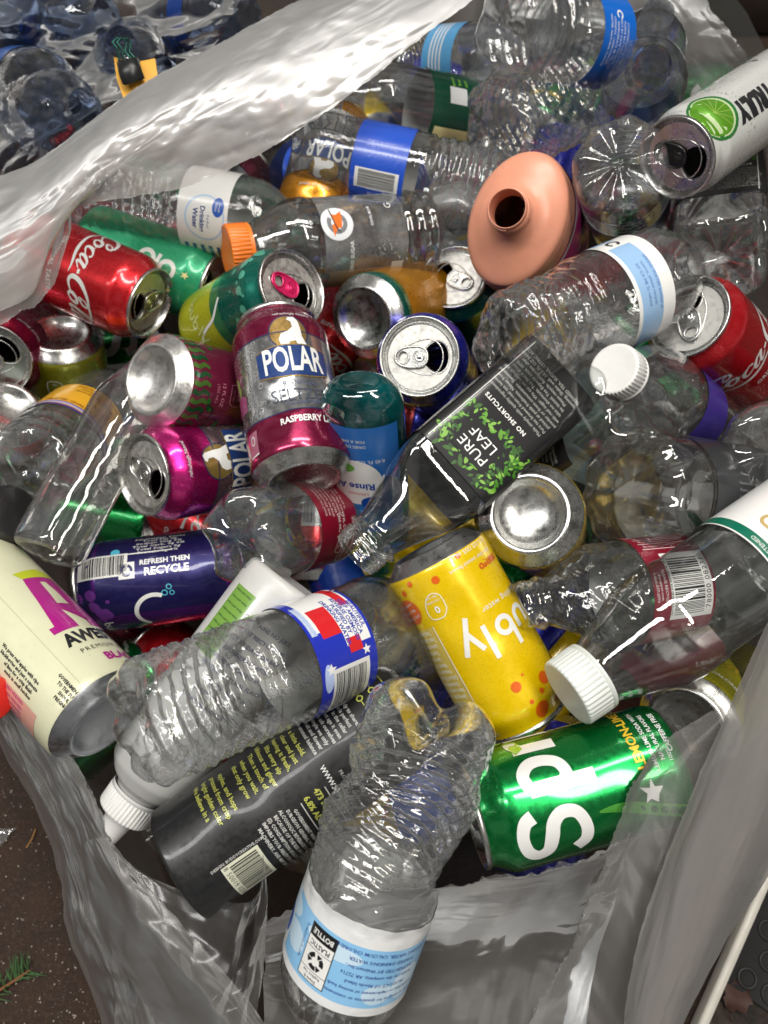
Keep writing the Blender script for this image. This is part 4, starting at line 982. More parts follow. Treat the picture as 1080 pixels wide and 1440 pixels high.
# second tea bottle under it
bottle('iced_tea_bottle', 'second leaf label tea bottle lying in the dark beneath the diagonal one', frame((900, 560), (640, 760), -48, 222, -1, 35),
       TEA, PETG, cross=square(7, 178), basef=star_base(8, 5), labels=[dict(z0=40, z1=142, a0=-45, a1=45, flat=True, mat=lab((.012, .012, .013), .28, .05, back=None), art=shift(leaf_label(), 41, 0), off=.7)], neck=(214, 15.6), NT=96)
bottle('iced_tea_bottle', 'square clear tea bottle standing base up at the right edge under the slim white can', frame((1012, 368), (1016, 215), 30, 222, -1, 0, 'A'),
       TEA, PETG, cross=square(7, 178), basef=star_base(8, 7, 31), labels=[dict(z0=40, z1=142, a0=-45, a1=45, flat=True, mat=lab((.012, .012, .013), .28, .05, back=None), art=shift(leaf_label(), 41, 0), off=.7),
       dict(z0=40, z1=142, a0=47, a1=315, mat=lab((.012, .012, .0135), .28, .05, back=None), off=.7)], NT=96)

# small cola bottle, petal base facing left
MRN = lab((.20, .005, .02), .3, .15); pw = lab((.70, .62, .62), .3, .15)
a = Art(); a.rect(-103, 0, 103, 38, MRN, 1); a.disc(6, 31, 14, MRN, 2, ry=5); a.ring(6, 29, 12.5, 13.6, m, 3, 40, ry=.42, rot=-6); a.text('Dr', -1, 29, 6, m, 4, shear=.3, bold=.02); a.text('Pepper', 9, 28, 5, m, 4, shear=.3)
a.stroke([(-4, 18), (-4, 25), (8, 25), (8, 18), (-4, 18)], .5, pw, 3); a.text('150', 2, 22.6, 4.4, pw, 3, bold=.02); a.text('CALORIES', 2, 19.6, 1.7, pw, 3); a.lines(['12 FL OZ', '(355 mL)'], -12, 21, 3.3, pw, 3, bold=.02)
for i in range(7): a.text(LOREM[i], -30, 7 + i * 3.4, 2.5, pw, 3, rot=0)
bottle('soda_bottle', 'short clear soda bottle with maroon label and lobed base, below the upright seltzer can', frame((322, 762), (520, 716), 26, 150, -1, 30, 'A'),
       [(z * .82 if z > 0 else z, r) for z, r in SODA], pet('glossy_clear_plastic', wr=.12, scale=40, haze=.05), basef=star_base(5, 13, 32, .8), labels=[dict(z0=54, z1=88, mat=MRN, art=shift(a, 52))], NT=144)
# larger cola bottle with crushed shoulder, right
a = Art(); a.rect(-103, 0, 103, 44, MRN, 1); a.barcode(0, 17, 40, 30, 0, 3, 31, '78000 08231', bgc=m, barc=KK)
a.text('NOT INTENDED FOR INDIVIDUAL SALE', 0, 31.2, 1.9, KK, 5, bold=.02)
a.lines(['PLEASE RECYCLE', 'drpepper.com', '1-866-377-3773'], 0, 38.2, 2.6, pw, 3, lead=1.2, rot=180, bold=.02)
a.text('CA CRV', -30, 12, 4, pw, 3, rot=90, bold=.02); a.text('HI 5c ME-VT 5c', -34, 14, 2.6, pw, 3, rot=90)
for x in (24, 29, 34, 40, 46): a.rect(x, 4, x + .5, 40, pw, 3)
for i in range(5): a.text('Nutrition Facts Total Fat 0g', 26.5 + i * 5, 22, 2.8, pw, 3, rot=90)
bottle('soda_bottle', 'clear soda bottle with maroon barcode label and caved in shoulder, right of the yellow can', frame((1085, 806), (724, 852), 6, 190, 1, 0),
       [(z * 1.03, r * 1.03) for z, r in SODA], PET, basef=star_base(5, 9, 32, .8), labels=[dict(z0=74, z1=116, mat=MRN, art=shift(a, 74))], dfm=crumple(6, .045, 77, 120, 172, 10, squash=.25, ang=40), neck=(189, 13), NT=130)

# iced tea bottle with ribbed white cap
GP = lab((.0, .14, .08), .3, .1); a = Art(); a.rect(-103, 0, 103, 60, m, 1); a.rect(-103, 54, 103, 60, GP, 2); a.rect(-103, 0, -20, 54, lab((.10, .30, .03)), 2)
a.text('GOLD', 0, 42, 13, lab((.50, .36, .14)), 3, bold=.03); a.text('PEAK', 0, 29, 13, lab((.50, .36, .14)), 3, bold=.03); a.text('UNSWEETENED', 0, 57, 3.4, m, 3); a.text('BLACK TEA', 0, 18, 5, GP, 3)
for i in range(30):
    rs = random.Random(i); a.poly([(0, 0), (3, 1.6), (7, 0), (3, -1.6)], LG[rs.randrange(4)], 3, at=(rs.uniform(-40, -22), rs.uniform(2, 52)), rot=rs.uniform(0, 360))
bottle('iced_tea_bottle', 'clear tea bottle with ribbed white cap and green and gold label on the right side', frame((1220, 680), (762, 1000), 42, 222, 1, 0),
       [(5, .01), (3, 14), (0, 22), (0, 28), (4, 33), (10, 34), (62, 34), (70, 32.5), (128, 32.5), (134, 34), (148, 34), (160, 32), (176, 26), (190, 21), (197, 18.5), (203, 18), (212, 18)], PETG, labels=[dict(z0=32, z1=94, mat=m, art=shift(a, 33), off=.8)],
       cap=(218, 20, 19), capmat=plastic('translucent_white_plastic', (.66, .69, .66), .35, .2), NT=130)
# wide clear bottle, round base facing left
a = Art(); a.rect(-110, 0, 110, 90, lab((.03, .032, .035), .3, .1), 1)
for i in range(9): a.text('Nutrition Facts  Amount per serving', -12 + i * 4.4, 45, 3, lab((.3, .3, .3)), 2, rot=90)
a.rect(14, 12, 26, 26, lab((.6, .6, .6)), 2)
bottle('wide_bottle', 'wide smooth clear bottle with dark label, its round base facing left on the right side', frame((880, 688), (1090, 712), 34, 168, -1, 0, 'A'),
       [(z, r * 1.12) for z, r in WIDE], PETG, basef=star_base(10, 1.6, 36, 1.2), labels=[dict(z0=38, z1=104, mat=lab((.03, .032, .035), .3, .1), art=shift(a, 36))], NT=120)
# bottle with smooth white cap
a = Art(); a.rect(-103, 0, 103, 40, lab((.05, .03, .28)), 1); a.lines(LOREM[:7], -20, 20, 2.6, lab((.6, .6, .75)), 3, rot=90)
dome_ = bottle('water_bottle', 'clear domed bottle with plain white cap facing up, left of the right red can', frame((1010, 622), (862, 518), 66, 200, 1, 0, 'B'),
       [(4, .01), (0, 25), (5, 31.5), (130, 32.8), (142, 32.6), (158, 29), (172, 22), (180, 16), (184, 14), (198, 14)], pet('dewy_clear_plastic', tint=(.93, .95, .97), wr=.2, scale=30, haze=.05), labels=[dict(z0=88, z1=126, mat=lab((.05, .03, .28)), art=shift(a, 87))], cap=(200, 16.6, 15), capmat=WHITECAP)
def drops(root, prof, z0, z1, n, seed):
    """beads of water clinging inside the wall"""
    mb = MB(); rs = np.random.RandomState(seed); pr = np.array(prof, float); m_ = np.argmax(pr[:, 1] > 24); zp, rp = pr[m_:, 0], pr[m_:, 1]
    mt = pet('water_bead', tint=(.97, .98, .98), edge=(.35, .36, .36), wr=.02, haze=.01, gl=.01, boost=2.6)
    for _ in range(n):
        z, th, s = rs.uniform(z0, z1), rs.uniform(-3.14, 3.14), rs.choice([.35, .5, .7, 1.1]); r = np.interp(z, zp, rp) + .05
        nn_ = np.array([math.cos(th), math.sin(th), 0]); t1 = np.array([-math.sin(th), math.cos(th), 0]); t2 = np.array([0, 0, 1.0]); c = nn_ * r + t2 * z
        G = np.array([[c + nn_ * s * .5 * math.sin(a) + s * math.cos(a) * (t1 * math.cos(b) + t2 * math.sin(b)) for b in np.linspace(0, 6.283, 9)[:-1]] for a in np.linspace(0, 1.55, 4)])
        mb.grid(G, mt, closeu=True)
    mb.build('water_beads', root)
drops(dome_, [(4, .01), (0, 25), (5, 31.5), (130, 32.8), (142, 32.6), (158, 29), (172, 22), (180, 16), (184, 14), (198, 14)], 132, 176, 170, 4)
# crushed bottle with pale blue label
PB = lab((.30, .48, .72)); a = Art(); a.rect(-103, 0, 103, 30, m, 1); a.rect(-103, 3, 103, 20, PB, 2); a.lines(['SPRING WATER bottled at', 'source, please recycle', 'NY CA ME 5c refund'], 0, 14, 3.2, lab((.05, .12, .4)), 3)
a.rect(-44, 2, -32, 22, m, 3); a.ring(-38, 12, 2.6, 4.6, KK, 4, 18, 20, 320)
bottle('water_bottle', 'badly crushed clear bottle with pale blue label, lying over the neck of the salmon bottle', frame((696, 492), (985, 366), 50, 175, -1, 0),
       [(z * .86, r * 1.08) for z, r in WATER], PETW, ribs=ribf(20, 70, 7.5, 1.6), dfm=chain(crumple(4.6, .05, 31, -10, 70, 10, squash=.12, ang=70)), basef=star_base(3, 13, 33, 1.0), labels=[dict(z0=86, z1=108, mat=m, art=shift(a, 85))], NT=144)
# star burst base
a = Art(); a.rect(-103, 0, 103, 40, lab((.02, .10, .40)), 1); a.text('SPRING WATER', 0, 20, 9, m, 3, bold=.03)
bottle('water_bottle', 'clear bottle with starburst base facing up, right of the salmon bottle', frame((870, 226), (890, 330), 78, 205, -1, 0, 'A'),
       WATER, pet('bright_clear_plastic', tint=(.95, .97, 1), wr=.3, scale=50, haze=.05), ribs=ribf(36, 110, 9, 1.8), basef=star_base(8, 7.0, 32, .9), labels=[dict(z0=74, z1=112, mat=lab((.02, .10, .40)), art=shift(a, 72))], NT=160)
# salmon lotion bottle
SAL = plastic('salmon_plastic', (0.72, 0.31, 0.20), .30, .15, bump=.10)
OV = [(0, .01), (0, 24), (3, 28), (10, 29.5), (120, 29.5), (140, 29), (150, 27.5), (156, 24), (160, 18), (163, 15), (165, 13.4), (183, 13.4), (184, 13.0), (184, 12.4), (176, 12.2), (164, 12.2), (160, 16)]
a = Art(); a.rect(-60, 0, 60, 90, lab((.62, .02, .22)), 1); a.rect(-60, 84, 60, 90, m, 2); a.text('BODY WASH', 0, 40, 10, m, 3, bold=.03)
def lotion():
    root = bottle('lotion_bottle', 'salmon pink oval lotion bottle without cap, its open threaded neck pointing up', frame((768, 358), (712, 292), 62, 184, 1, 30, 'B'),
       OV, SAL, cross=oval(1.24, 1.68, 160, 14), labels=[dict(z0=30, z1=122, mat=lab((.62, .02, .22)), art=shift(a, 30), off=.4)], cat='lotion bottle', neck=None, NT=140, dz=.9)
    mb = MB(); n = 260; tube(mb, [((13.6) * math.cos(t), (13.6) * math.sin(t), 168.5 + 4.2 * t / 6.283) for t in np.linspace(0, 6.283 * 2.8, n)], 1.15, SAL, 8); mb.build('neck_thread', root)
lotion()
# bottles, top right
bottle('water_bottle', 'clear bottle without cap, its open neck ring pointing up beside the slim white can', frame((880, 175), (917, 90), 84, 190, 1, 0, 'B'),
       [(z * .93, r) for z, r in WATER], PETB, dfm=crumple(2, .04, 3, 0, 120), neck=(190.6, 12.3))
a = Art(); a.rect(-103, 0, 103, 36, lab((.0, .12, .55)), 1); a.lines(LOREM[:6], -8, 17, 2.8, m, 3, rot=0); a.ring(-26, 18, 2, 3.4, m, 3, 18, 20, 320)
bottle('water_bottle', 'clear bottle with bright blue label and white print at the top edge', frame((702, 34), (880, 66), 56, 142, -1, 10),
       [(z * .70, r) for z, r in WATER], PETW, ribs=ribf(18, 68, 9, 2.0), basef=star_base(4, 6), dfm=crumple(1.6, .05, 44, -5, 74), labels=[dict(z0=78, z1=106, mat=lab((.0, .12, .55)), art=shift(a, 76))])
bottle('water_bottle', 'clear bottle with dark blue label half hidden behind the open neck ring, top right', frame((872, 190), (925, 20), -20, 190, 1, 0),
       [(z * .93, r) for z, r in WATER], PETB, labels=[dict(z0=84, z1=116, mat=lab((.0, .10, .40)))])
bottle('water_bottle', 'large crumpled unlabelled bottle left of the starburst base', frame((688, 188), (900, 92), 5, 175, -1, 0),
       [(z * .86, r * 1.12) for z, r in WATER], PETW, ribs=ribf(22, 90, 8, 1.8), basef=star_base(5, 7), dfm=crumple(3.6, .05, 52, -5, 130), NT=140)
GL = lab((.0, .045, .022), .3, .1); a = Art(); a.rect(-103, 0, 103, 44, GL, 1); a.rect(-30, 3, -9, 41, lab((.72, .64, .30), .3, .1), 2); a.rect(10, 14, 24, 30, lab((.6, .6, .6)), 2); a.lines(['lemon', 'lime', 'mint'], 30, 20, 4.5, lab((.25, .55, .05)), 3)
a.text('flavored tea', -18, 20, 4.5, GL, 3, rot=90)
bottle('flavored_water_bottle', 'smooth clear bottle with dark green label and a cream patch, near the top centre', frame((735, 184), (462, 130), -28, 190, 1, 0),
       [(z * .92, r) for z, r in WATER], PETG, labels=[dict(z0=62, z1=108, mat=GL, art=shift(a, 63))])
a = Art(); a.rect(-103, 0, 103, 34, lab((.10, .35, .65)), 1)
for z in (8, 12, 16, 20): a.rect(-103, z, 103, z + 1.6, m, 2)
bottle('water_bottle', 'finely ribbed clear bottle with a sliver of blue striped label near the top edge', frame((510, 96), (745, 84), -60, 200, 1, 0),
       WATER, PETB, ribs=ribf(14, 100, 5.4, 1.4), basef=star_base(6, 6), dfm=crumple(2, .05, 61, 0, 100), labels=[dict(z0=104, z1=136, mat=lab((.10, .35, .65)), art=shift(a, 103))])
a = Art(); BB = lab((.01, .07, .48)); a.rect(-103, 0, 103, 44, BB, 1); a.barcode(4, 24, 17, 32, 0, 3, 6, bgc=m, barc=KK) if False else a.barcode(6, 22, 15, 36, 0, 3, 6)
a.lines(['Purified Water', 'with Minerals', 'added for taste', 'Bottled by', 'the company'], 22, 22, 3.1, lab((.65, .65, .85)), 3, rot=-90, bold=.02); a.lines(['Bottled at the source', 'Please recycle NY 5c', 'Contains no sodium'], -18, 22, 3.0, lab((.3, .35, .75)), 3, rot=-90)
bottle('water_bottle', 'clear bottle with royal blue label and upright barcode, above the clear sports drink bottle', frame((414, 208), (744, 280), -16, 195, -1, 8),
       [(4, .01), (0, 18), (4, 25), (12, 30), (22, 32.3), (128, 32.3), (168, 30), (185, 20), (190, 13), (203, 13)], PET, ribs=ribf(112, 168, 8, 2.0), dfm=chain(crumple(2.0, .05, 71, 110, 180)), labels=[dict(z0=56, z1=98, mat=BB, art=shift(a, 55))], NT=140)
# sports drink
GY = lab((.36, .37, .37), .3, .25); a = Art()
a.disc(8, 58, 13, lab((.76, .78, .80)), 2); a.ring(8, 58, 4.8, 8.2, lab((.20, .20, .21)), 3, 30, 50, 330); a.rect(8, 55.2, 14, 58, lab((.20, .20, .21)), 3)
a.poly([(-3, 11), (2, 4), (0, 2), (6, -4), (2, -5), (-1, -10), (-4, -4), (-6, 2), (-3, 4)], lab((.80, .16, .01)), 4, at=(9, 59), rot=60); a.stroke([(-6, 6), (0, 2), (8, -8)], .9, KK, 5, at=(9, 59), rot=60)
a.rect(2, 27, 22, 32, lab((.07, .07, .08)), 3); a.text('COOL BLUE', 12, 29.5, 3.0, m, 4, bold=.03); a.text('ZERO SUGAR', -18, 48, 4, m, 3, rot=0, bold=.02); a.text('G', 20, 12, 8, m, 3)
a.rect(-50, 2, -28, 66, lab((.30, .22, .15)), 3); facts(a, -38, 34, 40, 18, lab((.05, .05, .05)), 4, rows=4, rot=90)
a.rect(-34, 4, -24, 14, lab((.55, .55, .52)), 4)
bottle('sports_drink_bottle', 'clear sports drink bottle with grey label, round white badge and orange cap', frame((600, 330), (322, 354), -26, 170, 1, 10),
       WIDE, PETG, ribs=ribf(6, 30, 12, 2.2), labels=[dict(z0=34, z1=104, mat=GREYF, art=shift(a, 34))], cap=(172, 20.5, 18), capmat=ORANGECAP, NT=130)
# drinking water bottle, left
a = Art(); a.rect(-103, 0, 103, 40, m, 1); a.disc(0, 22, 17, lab((.45, .62, .85)), 2, ry=16); a.disc(0, 22, 15.5, m, 3, ry=14.6); a.disc(-9, 32, 7, lab((.02, .10, .45)), 4, ry=4.6); a.text('Great', -9, 33.2, 2.8, m, 5); a.text('Value', -9, 30.6, 2.8, m, 5)
dk = lab((.02, .05, .22)); a.text('Purified', 2, 24.8, 3, dk, 4); a.text('Drinking', 1, 20, 5.4, dk, 4, bold=.03); a.text('Water', 1, 14.4, 5.4, dk, 4, bold=.03)
for i in range(5): a.rect(22, 4 + i * 6.5, 34, 7 + i * 6.5, lab((.05, .12, .35)), 3)
bottle('water_bottle', 'crinkled clear bottle with white and blue drinking water label at upper left', frame((84, 260), (452, 328), -14, 200, 1, 8),
       WATER, PETW, ribs=ribf(20, 96, 8, 1.8), dfm=crumple(3.0, .055, 81, -5, 100), basef=star_base(5, 6), labels=[dict(z0=108, z1=140, mat=m, art=shift(a, 104))], NT=140)
# small bottle with orange yellow label at left
YO = lab((.80, .42, .03), .35, .1); a = Art(); a.rect(-103, 0, 103, 44, YO, 1); a.rect(-103, 0, 103, 3, lab((.06, .04, .22)), 2); a.rect(-103, 4, 103, 6.6, lab((.4, .4, .62)), 2); a.rect(-103, 6.6, 103, 8, lab((.08, .06, .3)), 2)
br = lab((.16, .05, .01)); a.lines(['PURIFIED WATER WITH', 'ADDED MINERALS', 'MAGNESIUM SULFATE'], -2, 36, 3.2, br, 3, bold=.02)
a.lines(['DISTRIBUTED BY DRINKING', 'WATER CO. CONTAINS', 'REVERSE OSMOSIS', 'CALIFORNIA REDEMPTION', 'PLEASE RECYCLE', 'Questions? call us', 'between 9am and 5pm'], 16, 21, 2.9, br, 3, bold=.02)
a.text('TRUSTED QUALITY', -14, 11, 4, br, 3, bold=.03); a.rect(30, 8, 46, 44, lab((.10, .13, .36)), 2)
for i in range(6): a.rect(31, 10 + i * 6, 45, 12 + i * 6, m, 3)
bottle('water_bottle', 'clear bottle with orange yellow printed label, its base facing down left at the left edge', frame((38, 664), (178, 545), -8, 185, -1, -10, 'A'),
       [(z * .9, r) for z, r in WATER], pet('beaded_clear_plastic', wr=.25, scale=45, haze=.08), ribs=ribf(4, 40, 16, 1.6), basef=star_base(5, 10, 32, 1), labels=[dict(z0=48, z1=92, mat=YO, art=shift(a, 47))])
# long plain square bottle at left
bottle('unlabelled_square_bottle', 'long plain square bottle with no label running diagonally at left', frame((64, 780), (222, 492), -6, 172, -1, 40),
       [(z * .84, r * .66) for z, r in TEA], pet('streaky_clear_plastic', tint=(.95, .95, .93), edge=(.3, .31, .28), wr=.12, scale=24, haze=.05), cross=square(3.0, 148), dfm=crumple(.5, .025, 17, 0, 150), NT=120)
# teal rinse aid bottle, upside down
RB = lab((.02, .14, .46), .3, .05); a = Art(); a.rect(-24, 0, 24, 92, RB, 1); a.disc(0, 46, 19, m, 2, ry=20); a.disc(-12, 64, 9, lab((.0, .06, .35)), 3, ry=6); a.text('Great', -12, 65.5, 3.4, m, 4); a.text('Value', -12, 62, 3.4, m, 4)
a.text('Ultimate', -2, 56, 4, lab((.6, .1, .05)), 3, shear=.2); a.text('Rinse Aid', 2, 49, 8, lab((.0, .05, .35)), 3, bold=.03); a.disc(6, 33, 7, lab((.12, .45, .05)), 3, ry=4); a.lines(['DRIES DISHES', 'FOR A SHINE'], 0, 12, 3.2, m, 3)
a.text('8.45 FL OZ', -12, 27, 4, m, 3); a.disc(0, 80, 14, lab((.10, .35, .7)), 2, ry=9)
bottle('rinse_aid_bottle', 'upside down teal rinse aid bottle with blue label beside the upright seltzer can', frame((506, 535), (532, 800), -25, 180, -1, 12),
       [(2, .01), (0, 14), (3, 20), (9, 24.5), (18, 27), (130, 27), (145, 24), (156, 16), (160, 12), (178, 12)], PETT, cross=lambda th, z, x, y: (x * .72, y * np.where(True, 1.0, 1)), labels=[dict(z0=22, z1=116, a0=-58, a1=42, mat=RB, art=shift(a, 23, 6), off=.5)], cat='rinse aid bottle')
# bottle base at right edge, labelled bottle under it, milky bottle
a = Art(); a.rect(-103, 0, 103, 40, MRN, 1)
bottle('soda_bottle', 'clear soda bottle with scalloped base facing left, cut by the right edge', frame((1072, 640), (1200, 590), 45, 190, -1, 0, 'A'),
       SODA, pet('glossy_clear_plastic'), basef=star_base(5, 9, 32, .8), labels=[dict(z0=72, z1=110, mat=MRN)])
TL = lab((.40, .56, .58)); a = Art(); a.rect(-103, 0, 103, 60, TL, 1); a.lines(LOREM, 0, 30, 3.6, lab((.0, .12, .18)), 3)
bottle('flavored_water_bottle', 'bottle with pale teal printed label peeking out behind the wide clear bottle', frame((770, 770), (840, 600), -75, 190, -1, 30),
       [(z * .93, r) for z, r in WATER], PETG, labels=[dict(z0=40, z1=110, mat=TL, art=shift(a, 45))])
a = Art(); rr = lab((.62, .08, .08), .4, .05, back=None); a.lines(['DO NOT REUSE', 'keep away from heat', 'recycle empty'], 0, 40, 4.2, rr, 3, xs=1.1)
bottle('milky_bottle', 'milky translucent bottle with faint red print behind the teal can', frame((632, 335), (672, 225), -88, 180, -1, -10),
       [(z * .9, r * 1.05) for z, r in WATER], PETF, dfm=crumple(2, .04, 91, 0, 140), labels=[dict(z0=20, z1=70, a0=-40, a1=40, mat=PETF, art=shift(a, 6), off=.3)])
# further bottles seen through the others, dark gaps
bottle('water_bottle', 'small clear bottle lying in the dark gap right of the red, white and blue label', frame((640, 1010), (500, 870), -48, 190, 1, 0), [(z * .93, r) for z, r in WATER], PETG, ribs=ribf(30, 100, 9, 1.2))
bottle('soda_bottle', 'clear bottle half hidden under the tea bottle shoulder and the maroon label', frame((600, 900), (470, 860), -44, 184, 1, 0), SODA, PETG, basef=star_base(5, 9, 32, .8))

# loose caps
def loose_cap(name, label, M, mat, r=14.5, h=14, ridges=True):
    mb = MB(); n = 120; th = np.linspace(0, 2 * math.pi, n, endpoint=False); kn = .45 * (np.arange(n) % 2) * ridges; rows = []
    for z, q, k in ((2, .01, 0), (2, r - 2, 0), (0, r - 1.6, 0), (0, r, 0), (1.5, r + .2, 0), (2, r, 1), (h - 2, r - .3, 1), (h - .5, r - 1, 0), (h, r - 2.2, 0), (h, .01, 0)):
        w = q - kn * k; rows.append(np.stack([w * np.cos(th), w * np.sin(th), np.full(n, z)], 1))
    mb.grid(np.array(rows), mat, closeu=True); o = mb.build(name, None); o.matrix_world = M; tag(o, label, 'bottle cap'); return o
loose_cap('bottle_cap', 'loose translucent white cap lying under the wide clear bottle', frame((862, 800), (858, 768), -26, 12, 1), WHITECAP, 15, 12, False)
loose_cap('bottle_cap', 'ribbed black cap at the left edge below the plain square bottle', frame((-6, 740), (22, 722), -4, 20, 1), BLACKCAP, 21, 22)
loose_cap('bottle_cap', 'ribbed bright red cap cut by the left edge beside the cream can', frame((-30, 978), (-4, 984), 30, 16, 1), REDCAP, 12.5, 16)

# cans and bottles of the lower layer, glimpsed through the gaps and the clear plastic
def copy_tree(o, parent=None):
    c = o.copy(); COL.objects.link(c); c.parent = parent
    for ch in list(o.children): copy_tree(ch, c)
    return c
src = {}
for o in list(COL.objects):
    if o.parent is None and 'category' in o: src.setdefault(o['label'][:18], o)
def find(s): return [o for o in list(COL.objects) if o.parent is None and 'label' in o and o['label'].startswith(s)][0]
KIND = [('red cola can with', 'red cola can buried in the lower layer, glimpsed through gaps', 'buried red cans'), ('dented silver seltzer', 'silver and berry seltzer can buried in the lower layer of the heap', 'buried seltzer cans'),
        ('shiny emerald', 'green lemon lime can buried in the lower layer of the heap', 'buried green cans'), ('royal blue can', 'blue can buried in the lower layer of the heap', 'buried blue cans'), ('bright yellow mango', 'yellow can buried in the lower layer of the heap', 'buried yellow cans'),
        ('clear bottle with royal blue label', 'clear bottle with blue label buried in the lower layer of the heap', 'buried bottles')]
SRC = [find(k[0]) for k in KIND]; rs = random.Random(12); i = 0
for py in range(150, 1250, 118):
    for px in range(150 + (40 if (py // 118) % 2 else 0), 1040, 150):
        x, y = px + rs.uniform(-25, 25), py + rs.uniform(-20, 20); q = rs.uniform(0, 6.28); k = (i * 5 + rs.randrange(3)) % len(KIND); i += 1
        if py > 1050 and (x < 330 or x > 900): continue
        if (x < 250 and py < 320) or y > 1150 or (800 < x < 1030 and 560 < y < 790): continue
        c = copy_tree(SRC[k]); c.matrix_world = frame((x - 80 * math.cos(q), y - 80 * math.sin(q)), (x + 80 * math.cos(q), y + 80 * math.sin(q)), -140 - 12 * rs.random(), 122, 0, rs.uniform(0, 360)); c['label'] = KIND[k][1]; c['group'] = KIND[k][2]
# ------------------------------------------------------------------ the clear bag
FT = film('thick_milky_film', .46, (.55, .53, .51), .50, .45, .03, 16)
FM = film('milky_film', .18, (.58, .56, .54), .70, .36, .05, 18)
FC = film('clear_film', .07, (.45, .44, .43), .6, .22, .10, 14)
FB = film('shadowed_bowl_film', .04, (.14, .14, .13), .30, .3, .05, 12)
def cr_interp(A, n):
    """Catmull-Rom along axis 0"""
    A = np.asarray(A, float); m_ = len(A); T = np.linspace(0, m_ - 1, n); out = []
    for t in T:
        i = min(int(t), m_ - 2); f = t - i
        p0, p1, p2, p3 = A[max(i - 1, 0)], A[i], A[i + 1], A[min(i + 2, m_ - 1)]
        out.append(.5 * ((2 * p1) + (-p0 + p2) * f + (2 * p0 - 5 * p1 + 4 * p2 - p3) * f * f + (-p0 + 3 * p1 - 3 * p2 + p3) * f ** 3))
    return np.array(out)
class Film:
    def __init__(s): s.mb = MB(); s.uv = []
    def sheet(s, rows, mat, nu=90, nv=60, amp=2.0, crease=1.5, seed=1, along='u', edge=2.0, uvs=1.0):
        """rows of (px, py, z) control points -> creased sheet"""
        G = np.array([[P(*p) for p in r] for r in rows]) * 1000
        G = cr_interp(G, nv); G = np.swapaxes(cr_interp(np.swapaxes(G, 0, 1), nu), 0, 1)
        du = np.linalg.norm(np.diff(G, axis=1), axis=2).mean() * (nu - 1); dv = np.linalg.norm(np.diff(G, axis=0), axis=2).mean() * (nv - 1)
        U, V = np.meshgrid(np.linspace(0, du, nu), np.linspace(0, dv, nv))
        N = np.cross(np.gradient(G, axis=1).reshape(-1, 3), np.gradient(G, axis=0).reshape(-1, 3)); N /= np.linalg.norm(N, axis=1)[:, None] + 1e-9
        N = N.reshape(G.shape)
        k = (1.0, .22) if along == 'v' else (.22, 1.0)
        Q = np.stack([U * k[0], V * k[1], U * 0 + seed * 7.3], 2).reshape(-1, 3); Q2 = np.stack([U, V, U * 0 + seed * 3.1], 2).reshape(-1, 3)
        h = amp * .5 * wob(Q, .04, seed) + crease * 1.3 * crump(Q, .018, seed + 3, 5) + crease * .5 * crump(Q2, .04, seed + 5, 4)
        G = G + N * h.reshape(U.shape)[..., None]
        if edge:
            e = wob(np.stack([U, V, U * 0], 2).reshape(-1, 3), .22, seed + 9).reshape(U.shape) * edge + crump(np.stack([U, V, U * 0], 2).reshape(-1, 3), .15, seed + 8).reshape(U.shape) * edge
            for (sl, t) in ((np.s_[0:3], 0), (np.s_[-3:], 0)): G[sl] += (np.gradient(G, axis=0)[sl] / (np.linalg.norm(np.gradient(G, axis=0)[sl], axis=2)[..., None] + 1e-9)) * e[sl][..., None]
        s.mb.grid(G, mat)
        s.uv.append(np.stack([(U / 300 * uvs).ravel() + seed * .37, (V / 300 * uvs).ravel() + seed * .21], 1))
f = Film()
# top-left folded flap
f.sheet([[(-60, 262, 60), (40, 232, 62), (120, 175, 64), (200, 118, 64), (290, 70, 62), (380, 22, 60), (470, -25, 58), (600, -90, 54)],
         [(-60, 330, 66), (50, 275, 68), (140, 205, 70), (230, 148, 70), (320, 95, 68), (420, 45, 66), (520, -5, 64), (650, -75, 60)],
         [(-60, 390, 66), (50, 330, 66), (150, 248, 66), (250, 190, 66), (350, 140, 66), (450, 82, 64), (560, 22, 62), (690, -60, 58)],
         [(-60, 452, 56), (46, 412, 56), (90, 300, 56), (262, 262, 56), (385, 205, 56), (490, 135, 56), (610, 40, 56), (730, -45, 54)]], FT, 220, 110, 1.3, .9, 3, 'u', 1.0)
# torn hanging corner at left
f.sheet([[(-60, 380, 58), (30, 340, 60), (80, 300, 60), (128, 222, 60)],
         [(-60, 430, 56), (20, 392, 56), (72, 350, 54), (104, 262, 54)],
         [(-60, 470, 50), (8, 450, 48), (68, 412, 46), (100, 322, 48)]], FT, 70, 50, 1.6, 1.8, 11, 'v', 2)
# small peak hanging under the flap
f.sheet([[(120, 218, 60), (180, 232, 60), (235, 240, 58), (290, 232, 56)], [(140, 214, 62), (190, 250, 56), (238, 268, 52), (282, 255, 52)]], FM, 50, 20, 1, 1, 14, 'u', 1)
# top right corner
f.sheet([[(880, -60, 0), (960, -40, 4), (1010, 25, 6), (1046, 70, 4), (1062, 100, -8)],
         [(860, -20, -14), (920, 10, -10), (960, 50, -10), (1000, 90, -12), (1040, 122, -20)],
         [(862, 70, -44), (905, 85, -40), (935, 110, -36), (965, 130, -34), (1000, 150, -34)]], FM, 80, 60, 2.5, 2.5, 21, 'v', 1.5)
f.sheet([[(700, -60, -44), (850, -50, -30), (880, -60, 0)], [(720, 20, -60), (850, 40, -60), (862, 70, -44)]], FC, 40, 30, 2, 2, 22)
